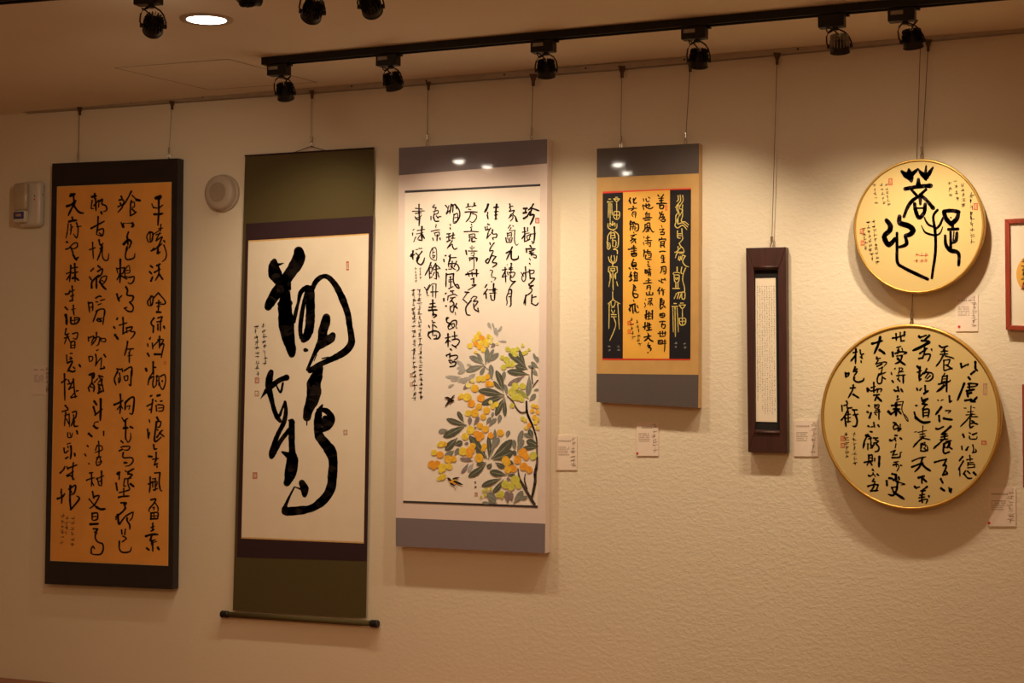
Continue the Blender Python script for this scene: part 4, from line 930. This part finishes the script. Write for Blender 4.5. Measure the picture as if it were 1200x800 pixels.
wire((910.5, 63.5), (904.5, 289), .015, 'long hanging wire of the narrow dark wooden frame')
wire((1087.5, 48), (1080.5, 184), .02, 'hanging wire of the upper round panel, right of the pair')
wire((1078.5, 49), (1068.5, 379), .006, 'long wire passing behind the upper round panel down to the lower one', .6)

# ------------------------------------------------------------------ wall fixtures
c = P(263, 226.5)
root = thing('wall_sounder', c, 'round pale plastic sounder on the wall between the two left scrolls', 'sounder')
T3 = Matrix.Translation(c) @ Matrix.Rotation(math.pi / 2, 4, 'X')
MB().lathe([(.064, .0005), (.064, .012), (.060, .016), (0, .016)], T3, 48).obj('base', M['plastic2'], root, smooth=False)
MB().lathe([(.060, .0165), (.059, .034), (.054, .040), (.036, .0425), (0, .0425)], T3, 48).obj('housing', M['plastic2'], root, smooth=True)
MB().lathe([(.034, .043), (.033, .0445), (0, .0445)], T3, 40).obj('grille_disc', M['plastic3'], root)
MB().lathe([(0, .0425), (.002, .042)], T3 @ Matrix.Translation((-.005, -.046, -.003)), 10).obj('screw', M['black'], root)

c = P(31, 266)
root = thing('emergency_lamp', c, 'small ivory emergency lamp with clear cover and blue label, far left wall', 'lamp')
def rbox(px0, py0, px1, py1, T, depth, name, m, bev, seg=4):
    a, b = P(px0, py0, T), P(px1, py1, T)
    o = MB().box((a.x, a.y, b.z), (b.x, a.y + depth, a.z)).obj(name, m, root)
    md = o.modifiers.new('bevel', 'BEVEL'); md.width = bev; md.segments = seg
    for p in o.data.polygons: p.use_smooth = True
    return o
rbox(20, 213, 46, 265, .038, .0375, 'body', M['plastic'], .017)
rbox(14.5, 214.5, 30, 246, .062, .023, 'clear_cover', M['smoke'], .011)
rbox(15, 246.8, 29, 260, .060, .021, 'lower_block', M['plastic'], .004)
rbox(16, 248.5, 27.5, 256, .0615, .001, 'label', M['blue'], .0001, 1)
rbox(18, 250.5, 24.5, 253.5, .0625, .0008, 'label_print', M['sealpale'], .0001, 1)
q = P(40.5, 233.5, .039); MB().lathe([(0, .003), (.0028, .002), (.003, 0)], Matrix.Translation(q) @ Matrix.Rotation(math.pi / 2, 4, 'X'), 12).obj('indicator', M['led'], root)
q = P(40.5, 229.5, .039); MB().lathe([(0, .002), (.0022, .0015), (.0024, 0)], Matrix.Translation(q) @ Matrix.Rotation(math.pi / 2, 4, 'X'), 12).obj('button', M['black'], root)
q = P(46.5, 227, .02); MB().tube([q, q + Vector((.012, 0, -.001)), q + Vector((.016, -.001, -.004))], .002, 8).obj('pull_cord', M['brass'], root)

# label cards beside the works
def card(x0, y0, x1, y1, label, dot=None, seed=0, slant=0):
    c = P((x0 + x1) / 2, y1, .002)
    root = thing('label_card', c, label, 'label', 'small paper labels on the wall')
    T = .003
    MB().prism([P(x0, y0, T), P(x0, y1, T), P(x1, y1 + slant, T), P(x1, y0 + slant, T)][::1], .0022).obj('card', M['card'], root)
    w, h = x1 - x0, y1 - y0
    mb = MB(); r = random.Random(seed)
    for i, (yy, l) in enumerate([(.16, .62)] + [(.34 + .055 * k, .45 + .1 * r.random()) for k in range(5)]):
        a = x0 + w * .1; y = y0 + h * yy; hh = h * (.022 if i == 0 else .014)
        n = 9
        for k in range(n):
            if r.random() < .12: continue
            u0 = a + w * l * k / n; u1 = u0 + w * l / n * .75
            mb.add([P(u0, y - hh, T + .0003), P(u0, y + hh, T + .0003), P(u1, y + hh, T + .0003), P(u1, y - hh, T + .0003)], [(0, 1, 2, 3)])
    mb.obj('printed_text', M['cardink'], root)
    small_text(root, [(x1 - w * .17, y0 + h * .05, x1 - w * .19, y1 - h * .08)], T, .0003, M['carddark'], 'brush_text', cell=w * .26, w=.5, seed=seed + 5, step=w * .2)
    if dot:
        MB().lathe([(0, .0008), (.0036, .0008), (.0038, 0)], Matrix.Translation(P(dot[0], dot[1], T)) @ Matrix.Rotation(math.pi / 2, 4, 'X'), 16).obj('dot_sticker', M['sticker'], root)
card(37.5, 427.5, 59.5, 462.5, 'small paper label left of the amber scroll, with a dark dot', None, 1)
card(652, 510, 676, 550.5, 'small paper label to the right of the white loquat scroll', None, 2)
card(746, 494.5, 771.5, 534, 'small paper label with a red dot under the gold panel', (746.8, 531), 3)
card(930.5, 492.5, 958.5, 534.5, 'small paper label between the narrow dark frame and the lower round panel', None, 4)
card(1120, 345, 1146, 388, 'small paper label with a red dot between the two round panels', (1124, 382.8), 5)
card(1158.5, 571.5, 1190.5, 616.5, 'small paper label with a red dot at lower right of the big round panel', (1159, 612.5), 6)

# ------------------------------------------------------------------ art works
def quadP(tl, tr, br, bl): return [tl, bl, br, tr]
def inner(q, u, v):
    tl, bl, br, tr = q
    return lerp(lerp(tl, tr, u), lerp(bl, br, u), v)

# 1 amber scroll in a dark board
T = .036
face = quadP((61, 191.5), (208.6, 185.3), (202.3, 690.5), (52.1, 684))
base = P(127, 688, T)
root = thing('calligraphy_panel', base, 'tall dark-edged panel with four columns of black calligraphy on amber gold paper', 'calligraphy')
MB().prism(quad(face, T), .034).obj('mount_board', M['navy'], root, bevel=.0012)
paper = quadP((67.7, 219.3), (200.3, 213.9), (196.3, 662), (59.6, 656))
sheet('paper_edge_line', M['gold_line'], root, quadP((66.9, 218.4), (201, 213), (197, 662.9), (58.8, 656.9)), T, .0005)
sheet('paper', M['gold_paper'], root, paper, T, .0010)
columns(root, parse(A1), ([99, 131, 166], 0.018), T, .0014, M['ink'], wk=.93)
small_text(root, [(86, 604, 84.5, 641), (79, 604, 78, 627), (73.5, 602, 72.5, 638)], T, .0014, M['ink2'], 'signature', cell=5.2, w=.7, seed=11)
seal(root, 193.3, 425, 2.6, 3.2, T, .0014, M['seal'], 4)

# 2 olive silk hanging scroll
T = .014
root = thing('hanging_scroll', P(352, 726, T), 'olive green silk hanging scroll with two giant black cursive characters on cream paper', 'scroll')
fs = quadP((287.2, 183.8), (438.2, 174.4), (428.6, 724), (272.8, 715))
MB().prism(quad(fs, T), .002).obj('silk_backing', M['green'], root)
sheet('plum_border', M['plum'], root, quadP((288.2, 262), (437.4, 252.8), (430.0, 657.2), (277.5, 652.6)), T, .0006)
sheet('gold_edging', M['gold_line'], root, quadP((291, 281.8), (432.2, 273.4), (426.3, 636.6), (282.8, 630.6)), T, .0010)
sheet('paper', M['cream'], root, quadP((291.3, 283.6), (431.8, 275.1), (426, 634.9), (283.1, 629)), T, .0014)
ra, rb = P(268, 719.8, .014), P(434, 730.3, .014)
dr = (rb - ra).normalized()
rol = MB().tube([ra, rb], .0095, 20).obj('roller', M['green'], root, smooth=True)
for e, s in ((ra, -1), (rb, 1)):
    MB().tube([e + dr * s * .0004, e + dr * s * .004, e + dr * s * .027, e + dr * s * .030], [.010, .0122, .0125, .0105], 20).obj('roller_knob', M['black'], rol)
a, b = P(287, 182.6, .014), P(438.4, 173.4, .014)
MB().tube([a, b], .003, 12).obj('top_rod', M['plum'], root)
ap = P(364.5, 171.3, .014)
MB().tube([P(343, 179.2, .016), ap, P(384.5, 177.2, .016)], .0012, 6).obj('hanging_cord', M['black'], root)
for x0, y0, x1, y1 in ((313, 181.6, 322, 181), (324.5, 180.9, 331, 180.5), (396, 176.2, 404, 175.8)):
    MB().tube([P(x0, y0 - .6, .014), P(x1, y1 - .6, .014)], .0022, 6).obj('cord_wrap', M['black'], root)
mb = MB(); mb2 = MB()
for kind, pts in parse(A2):
    stroke(mb if sum(p[1] for p in pts) / len(pts) < 424 else mb2, kind, pts, T, .0018, .97, disc=12)
mb.obj('large_character', M['ink'], root); mb2.obj('large_character', M['ink'], root)
small_text(root, [(308.5, 379, 310.5, 428), (300, 380, 302, 440)], T, .0018, M['ink'], 'signature', cell=6, w=.8, seed=21, step=5.6)
seal(root, 301.2, 445.6, 5, 6.6, T, .0018, M['seal'], 1); seal(root, 301, 461, 5, 6.6, T, .0018, M['sealpale'], 2)
seal(root, 407.3, 311.5, 3, 10.5, T, .0018, M['seal'], 3); seal(root, 404.8, 506.5, 4.6, 6, T, .0018, M['sealpale'], 4)
seal(root, 298.8, 557, 5.2, 7.4, T, .0018, M['seal'], 5)

# 3 white scroll panel with loquat painting
T = .042
root = thing('painted_panel', P(552, 645, T), 'tall glossy white panel with grey bands, seven calligraphy columns and painted yellow loquats', 'painting')
face = quadP((467.2, 173), (641.5, 162.8), (638.8, 648.2), (463.6, 640))
MB().prism(quad(face, T), .040).obj('panel_body', M['white_mount'], root, bevel=.001)
sheet('top_band', M['slate'], root, quadP((467.5, 173.2), (641.2, 163), (641, 191.4), (467.4, 205.3)), T, .0006)
sheet('bottom_band', M['slate'], root, quadP((463.8, 606.4), (638.9, 613.4), (638.6, 648), (463.8, 639.8)), T, .0006)
sheet('paper', M['white_paper'], root, quadP((474.6, 224.5), (633.2, 216.6), (630, 594), (472.4, 587.5)), T, .0007)
sheet('rule_line', M['rule'], root, quadP((474.4, 223.3), (633.2, 215.5), (633.2, 218), (474.4, 226)), T, .0011)
sheet('rule_line', M['rule'], root, quadP((472.4, 586.4), (630.2, 592.2), (630.2, 594.8), (472.4, 588.8)), T, .0011)
columns(root, parse(A3), ([498, 519, 543.5, 565, 585.5, 607], 0.0), T, .0015, M['ink'], wk=.93)
small_text(root, [(492.3, 313, 492.6, 327), (487, 313, 487.3, 331)], T, .0015, M['ink2'], 'small_text', cell=3.2, w=.5, seed=31)
small_text(root, [(491.3, 338, 493.2, 468), (484.4, 338, 486, 470)], T, .0015, M['ink'], 'small_text', cell=5.2, w=.7, seed=32, step=5.2)
seal(root, 482, 439.5, 3.4, 4.6, T, .0015, M['sealpale'], 1); seal(root, 482.3, 450, 3.6, 4.6, T, .0015, M['sealpale'], 2)
seal(root, 629.6, 258.2, 4.8, 6.4, T, .0015, M['seal'], 3)
small_text(root, [(557.2, 563, 557.2, 573)], T, .0015, M['ink'], 'small_text', cell=3.6, w=.6, seed=33)
seal(root, 558, 579, 3.4, 4.6, T, .0015, M['sealpale'], 6)
lift = .0015
ORIG = {'1': (495, 370), '2': (495, 440), '3': (495, 510)}
XMAX = 631.6
def clampx(x): return min(x, XMAX)
for line in LEAVES.strip().splitlines():
    t = line.split(); o = ORIG[t[0]]; tone = t[1]
    n = list(map(float, t[2:]))
    for i in range(0, len(n) - 4, 5):
        w, x0, y0, x1, y1 = n[i:i + 5]
        x0, y0, x1, y1, w = o[0] + x0 / 8, o[1] + y0 / 8, o[0] + x1 / 8, o[1] + y1 / 8, w / 8
        lift += 4e-6; dx, dy = x1 - x0, y1 - y0; L = math.hypot(dx, dy); nx, ny = -dy / L, dx / L
        prof = [(0, .06), (.15, .25), (.35, .72), (.6, 1), (.8, .86), (.93, .5), (1, .08)]
        bend = rs.uniform(-.05, .05) * L
        def pt(u, k):
            off = bend * 4 * u * (1 - u) + k * w / 2
            return P(clampx(x0 + dx * u + nx * off), min(y0 + dy * u + ny * off, 592), T + lift)
        vs = [pt(u, k) for u, k in prof] + [pt(u, -k) for u, k in prof[::-1]]
        mb = MB().add(vs, [tuple(range(len(vs)))], 0)
        lift += 4e-6
        vn = [pt(u, k) for u, k in ((.02, .05), (.5, .06), (.92, .02))] + [pt(u, -k) for u, k in ((.92, .02), (.5, .06), (.02, .05))]
        if tone in '12' : mb.add([v + Vector((0, -.00001, 0)) for v in vn], [tuple(range(6))], 1)
        mb.obj('painted_leaf', [M['leaf' + tone], M['vein']], root)
for line in BRANCH.strip().splitlines():
    t = line.split(); o = ORIG[t[0]]; n = list(map(float, t[1:])); lift += 8e-6
    mb = MB(); stroke(mb, 'v', [(clampx(o[0] + n[i] / 8) - .6, o[1] + n[i + 1] / 8, n[i + 2] / 8 * .75) for i in range(0, len(n), 3)], T, lift)
    mb.obj('painted_branch', M['branch'], root)
for line in FRUIT.strip().splitlines():
    t = line.split(); o = ORIG[t[0]]; n = list(map(float, t[1:]))
    for i in range(0, len(n) - 3, 4):
        x, y, r, tone = n[i:i + 4]; x, y, r = o[0] + x / 8, o[1] + y / 8, r / 8 * 1.05; lift += 5e-6
        a0 = rs.random() * 6; vs = []
        for k in range(12):
            a = a0 + 2 * math.pi * k / 12; rr = r * rs.uniform(.9, 1.07)
            vs.append(P(clampx(x + rr * math.cos(a)), y - rr * math.sin(a), T + lift))
        mb = MB().add(vs, [tuple(range(12))], 0)
        ex, ey, er = x + rs.uniform(-.4, .4) * r, y + rs.uniform(.1, .6) * r, .38
        mb.add([P(ex + er * math.cos(k * 1.2566), ey - er * math.sin(k * 1.2566), T + lift + 3e-6) for k in range(5)], [tuple(range(5))], 1)
        mb.obj('painted_fruit', [M['fr%d' % tone], M['branch']], root)
for o, sts, spots in (((495, 440), 'v 212 208 10 235 208 22 262 222 20;v 240 232 14 262 238 34 290 232 16;v 245 250 22 228 268 16 214 290 6;v 270 225 16 284 200 16 300 184 8;v 265 262 5 258 278 4', [(272, 224, 10, 1)]),
                      ((495, 510), 'v 236 398 8 248 408 24 262 420 20;v 290 408 16 318 400 18 346 394 6;v 300 430 20 335 445 22 362 456 14 380 462 5;v 262 448 14 285 462 16 300 468 8;v 290 478 4 312 512 4;v 312 478 4 326 490 4', [(272, 430, 18, 3), (300, 424, 18, 2), (300, 446, 14, 3)])):
    mb = MB(); lift += 1e-5
    for x, y, r, tone in spots:
        mb.add([P(o[0] + (x + r * math.cos(k * .785)) / 8, o[1] + (y - r * math.sin(k * .785)) / 8, T + lift) for k in range(8)], [tuple(range(8))], 1 + (tone == 3))
    for st in sts.split(';'):
        n = list(map(float, st.split()[1:])); stroke(mb, 'v', [(o[0] + n[i] / 8, o[1] + n[i + 1] / 8, n[i + 2] / 8) for i in range(0, len(n), 3)], T, lift + 1e-5 * (-1 if 0 else 1))
    mb.obj('painted_bird', [M['bird'], M['fr1'], M['fr3']], root)

# 4 gold panel with dark side strips
T = .036
root = thing('calligraphy_panel', P(760, 475, T), 'medium gold panel with grey bands, red border lines and gold seal script on dark strips', 'calligraphy')
face = quadP((699.3, 174), (819.3, 167.8), (818.3, 478), (698.8, 471))
MB().prism(quad(face, T), .034).obj('panel_body', M['ochre'], root, bevel=.001)
sheet('top_band', M['greybrown'], root, quadP((699.5, 174.2), (819.1, 168), (819, 203), (699.4, 208)), T, .0006)
sheet('bottom_band', M['greybrown'], root, quadP((699.1, 437.6), (818.5, 439), (818.1, 477.8), (699.1, 470.8)), T, .0006)
sheet('red_border', M['redline'], root, quadP((706.2, 224.4), (809.8, 220.2), (809, 421.8), (706, 421.6)), T, .0006)
sheet('dark_strip', M['indigo'], root, quadP((706.3, 226.6), (730, 225.4), (729.8, 419.9), (706.1, 419.7)), T, .0010)
sheet('gold_paper', M['gold_mid'], root, quadP((730.2, 225.2), (785, 222.6), (784.2, 420.2), (730, 419.9)), T, .0010)
sheet('dark_strip', M['indigo'], root, quadP((785.2, 222.6), (809.8, 222), (809, 420.3), (784.4, 420.2)), T, .0010)
columns(root, parse(A4), ([751, 768.5], 0.0), T, .0014, M['ink'], wk=.93)
columns(root, parse(A4G), ([757], 0.0), T, .0014, M['goldink'], 'seal_script_column', wk=.93)
small_text(root, [(739.5, 372, 742, 398), (746.5, 374, 749.5, 406)], T, .0014, M['ink'], 'signature', cell=4.8, w=.7, seed=41, step=4.8)
small_text(root, [(714, 404, 714, 412), (724.5, 404, 725, 412), (792, 400, 792, 409), (802, 401, 803, 409)], T, .0014, M['silverink'], 'small_text', cell=3.2, w=.45, seed=42)
seal(root, 737.2, 378.5, 3.6, 5, T, .0013, M['redline'], 1); seal(root, 737.4, 388.5, 3.6, 5, T, .0013, M['redline'], 2); seal(root, 780.8, 243.5, 3, 6, T, .0013, M['redline'], 3)

# 5 narrow rosewood frame
T = .030
root = thing('framed_sutra', P(900, 531, T), 'narrow dark rosewood frame holding a slim pale strip of tiny handwriting', 'frame')
fo = quadP((874, 290.4), (921, 289.3), (922.8, 530.8), (876.6, 529.7))
fi = quadP((883.6, 316.5), (911.5, 316), (913.6, 504.5), (885, 503.5))
for i in range(4):
    a, b, c2, d_ = fo[i], fo[(i + 1) % 4], fi[(i + 1) % 4], fi[i]
    MB().prism([P(*p, T) for p in (a, b, c2, d_)], .028).obj(['frame_stile', 'frame_rail'][i % 2], M['rosewood'], root, bevel=.0015)
for (ya, yb) in ((313.2, 312.8), (506.3, 507)):
    x0, x1 = (883.4, 912) if ya < 400 else (885, 913.8)
    MB().tube([P(x0, ya, T + .0005), P(x1, yb, T + .0005)], .0045, 12).obj('moulding', M['rosewood'], root, smooth=True)
sheet('mat_board', M['blackmat'], root, quadP((883, 315.5), (912, 315), (914.2, 505.5), (884.6, 504.5)), T, -.010, .004)
pp = quadP((885.4, 326.2), (908.8, 325.6), (910.4, 494.4), (886.1, 493.8))
sheet('paper_strip', M['cream'], root, pp, T, -.0085, .001)
cols = []
for i in range(8):
    u = .09 + .82 * i / 7; a, b = inner(pp, u, .05), inner(pp, u, [.93, .95, .93, .95, .95, .93, .8, .55][7 - i] if i else .86); cols.append((a[0], a[1], b[0], b[1]))
small_text(root, cols, T, -.0081, M['ink2'], 'tiny_handwriting', cell=1.75, w=.42, seed=51, step=2.15)

# 6 round silk panels in gold rings
def round_panel(l, r, t, b, T, label):
    cx, cy = (l + r) / 2, (t + b) / 2; c = P(cx, cy, T)
    rx = (P(r, cy, T) - P(l, cy, T)).x / 2; rz = (P(cx, t, T) - P(cx, b, T)).z / 2
    c = (P(r, cy, T) + P(l, cy, T)) / 2; c.z = (P(cx, t, T).z + P(cx, b, T).z) / 2
    root = thing('round_panel', Vector((c.x, c.y, c.z - rz)), label, 'calligraphy')
    T3 = Matrix.Translation(c) @ Matrix.Rotation(math.pi / 2, 4, 'X') @ Matrix.Diagonal((rx, rz, 1, 1))
    MB().lathe([(.962, -T + .010), (.995, -T + .011), (1.0, -.026), (1.0, -.004), (.992, -.0005), (.976, 0), (.966, -.001), (.962, -.006), (.962, -T + .010)], T3, 96).obj('gold_ring', M['ring'], root, smooth=True)
    MB().lathe([(0, -.0035), (.9615, -.0035), (.9615, -.007), (0, -.007)], T3, 96).obj('silk_face', M['silk'], root)
    return root
T = .052
root = round_panel(1000, 1153.6, 186, 343.8, T, 'smaller upper round gold-ringed panel with three large archaic black characters')
a5 = A5.strip().splitlines()
for grp in (a5[1:4], a5[4:6], a5[6:8]):
    mb = MB()
    for kind, pts in parse(a5[0] + chr(10) + chr(10).join(grp)): stroke(mb, kind, pts, T, -.0031, .93, disc=12)
    mb.obj('large_character', M['inkwash'], root)
small_text(root, [(1024, 214, 1027, 240), (1033, 214, 1036, 240), (1038.5, 214, 1041.5, 242)], T, -.0031, M['ink2'], 'small_text', cell=4.2, w=.5, seed=61)
small_text(root, [(1112.5, 211, 1114, 232), (1119, 209, 1123, 236), (1127.5, 214, 1129.5, 243)], T, -.0031, M['ink'], 'small_text', cell=5.2, w=.7, seed=62)
small_text(root, [(1138, 226, 1139.5, 286)], T, -.0031, M['ink'], 'small_text', cell=6.2, w=.9, seed=63, step=6.5)
small_text(root, [(1011.5, 266, 1015, 293), (1017, 258, 1022, 306), (1023.5, 257, 1028.5, 310)], T, -.0031, M['ink'], 'small_text', cell=4.8, w=.65, seed=64)
for k, (x, y, w, h) in enumerate([(1043.5, 213, 5, 8), (1143.5, 242, 5, 8), (1010, 271, 4.6, 6), (1011, 284.5, 4.6, 6)]):
    seal(root, x, y, w, h, T, -.0030, M['seal'], 60 + k)
small_text(root, [(1074, 296, 1074, 309), (1080, 296, 1080, 309), (1085, 295, 1085, 308)], T, -.0030, M['seal'], 'seal', cell=5.5, w=.7, seed=66)
root = round_panel(961.6, 1173.2, 379.4, 598, T, 'large lower round gold-ringed panel covered with six columns of black calligraphy')
columns(root, parse(A6), ([1014, 1040, 1067, 1094, 1121], 0.0), T, -.0031, M['ink'], wk=.97)
small_text(root, [(1000.5, 506, 1002, 545), (991.5, 506, 992.5, 538)], T, -.0031, M['ink'], 'signature', cell=5.4, w=.7, seed=71, step=5)
for k, (x, y, w, h) in enumerate([(987.6, 513.5, 5, 6), (987.8, 521.8, 5, 6), (1153, 518.5, 6, 5)]): seal(root, x, y, w, h, T, -.0032, M['seal'], 70 + k)
seal(root, 1154.5, 456, 5, 14, T, -.0032, M['sealpale'], 77)

# 7 red framed works cut off by the right edge
T = .022
root = thing('red_picture_frame', P(1224, 388, T), 'red wooden frame with an oval gold print, upper one at the right edge', 'frame', 'red wooden frames at the right edge')
fo = quadP((1177.2, 256.6), (1272, 252), (1273, 392), (1178.6, 386.2)); fi = quadP((1183, 262), (1266, 258), (1267, 385), (1184.2, 380.6))
for i in range(4):
    MB().prism([P(*p, T) for p in (fo[i], fo[(i + 1) % 4], fi[(i + 1) % 4], fi[i])], .020).obj(['frame_stile', 'frame_rail'][i % 2], M['redwood'], root, bevel=.0015)
sheet('white_mat', M['cream'], root, quadP((1182, 261), (1267, 257), (1268, 386), (1183.2, 381.6)), T, -.008, .003)
sheet_pts = [P(1223 + 32 * math.cos(2 * math.pi * k / 48), 321.5 - 29 * math.sin(2 * math.pi * k / 48) , T - .0075) for k in range(48)][::-1]
MB().prism(sheet_pts, .0004).obj('oval_gold_paper', M['gold_mid'], root)
small_text(root, [(1199, 303, 1199, 340), (1205, 300, 1205, 345), (1211, 300, 1211, 345)], T, -.0070, M['ink'], 'small_text', cell=5, w=.7, seed=81)
seal(root, 1199.2, 335, 3, 5, T, -.0069, M['seal'], 81)
root = thing('red_picture_frame', P(1240, 571, T), 'red wooden frame of which only the left edge shows, lower one at the right edge', 'frame', 'red wooden frames at the right edge')
fo = quadP((1197.6, 450), (1290, 447), (1291, 576), (1198.8, 571)); fi = quadP((1203.6, 456), (1284, 453), (1285, 570), (1204.8, 565))
for i in range(4):
    MB().prism([P(*p, T) for p in (fo[i], fo[(i + 1) % 4], fi[(i + 1) % 4], fi[i])], .020).obj(['frame_stile', 'frame_rail'][i % 2], M['redwood'], root, bevel=.0015)
sheet('white_mat', M['cream'], root, quadP((1203, 455), (1285, 452), (1286, 571), (1204, 566)), T, -.008, .003)
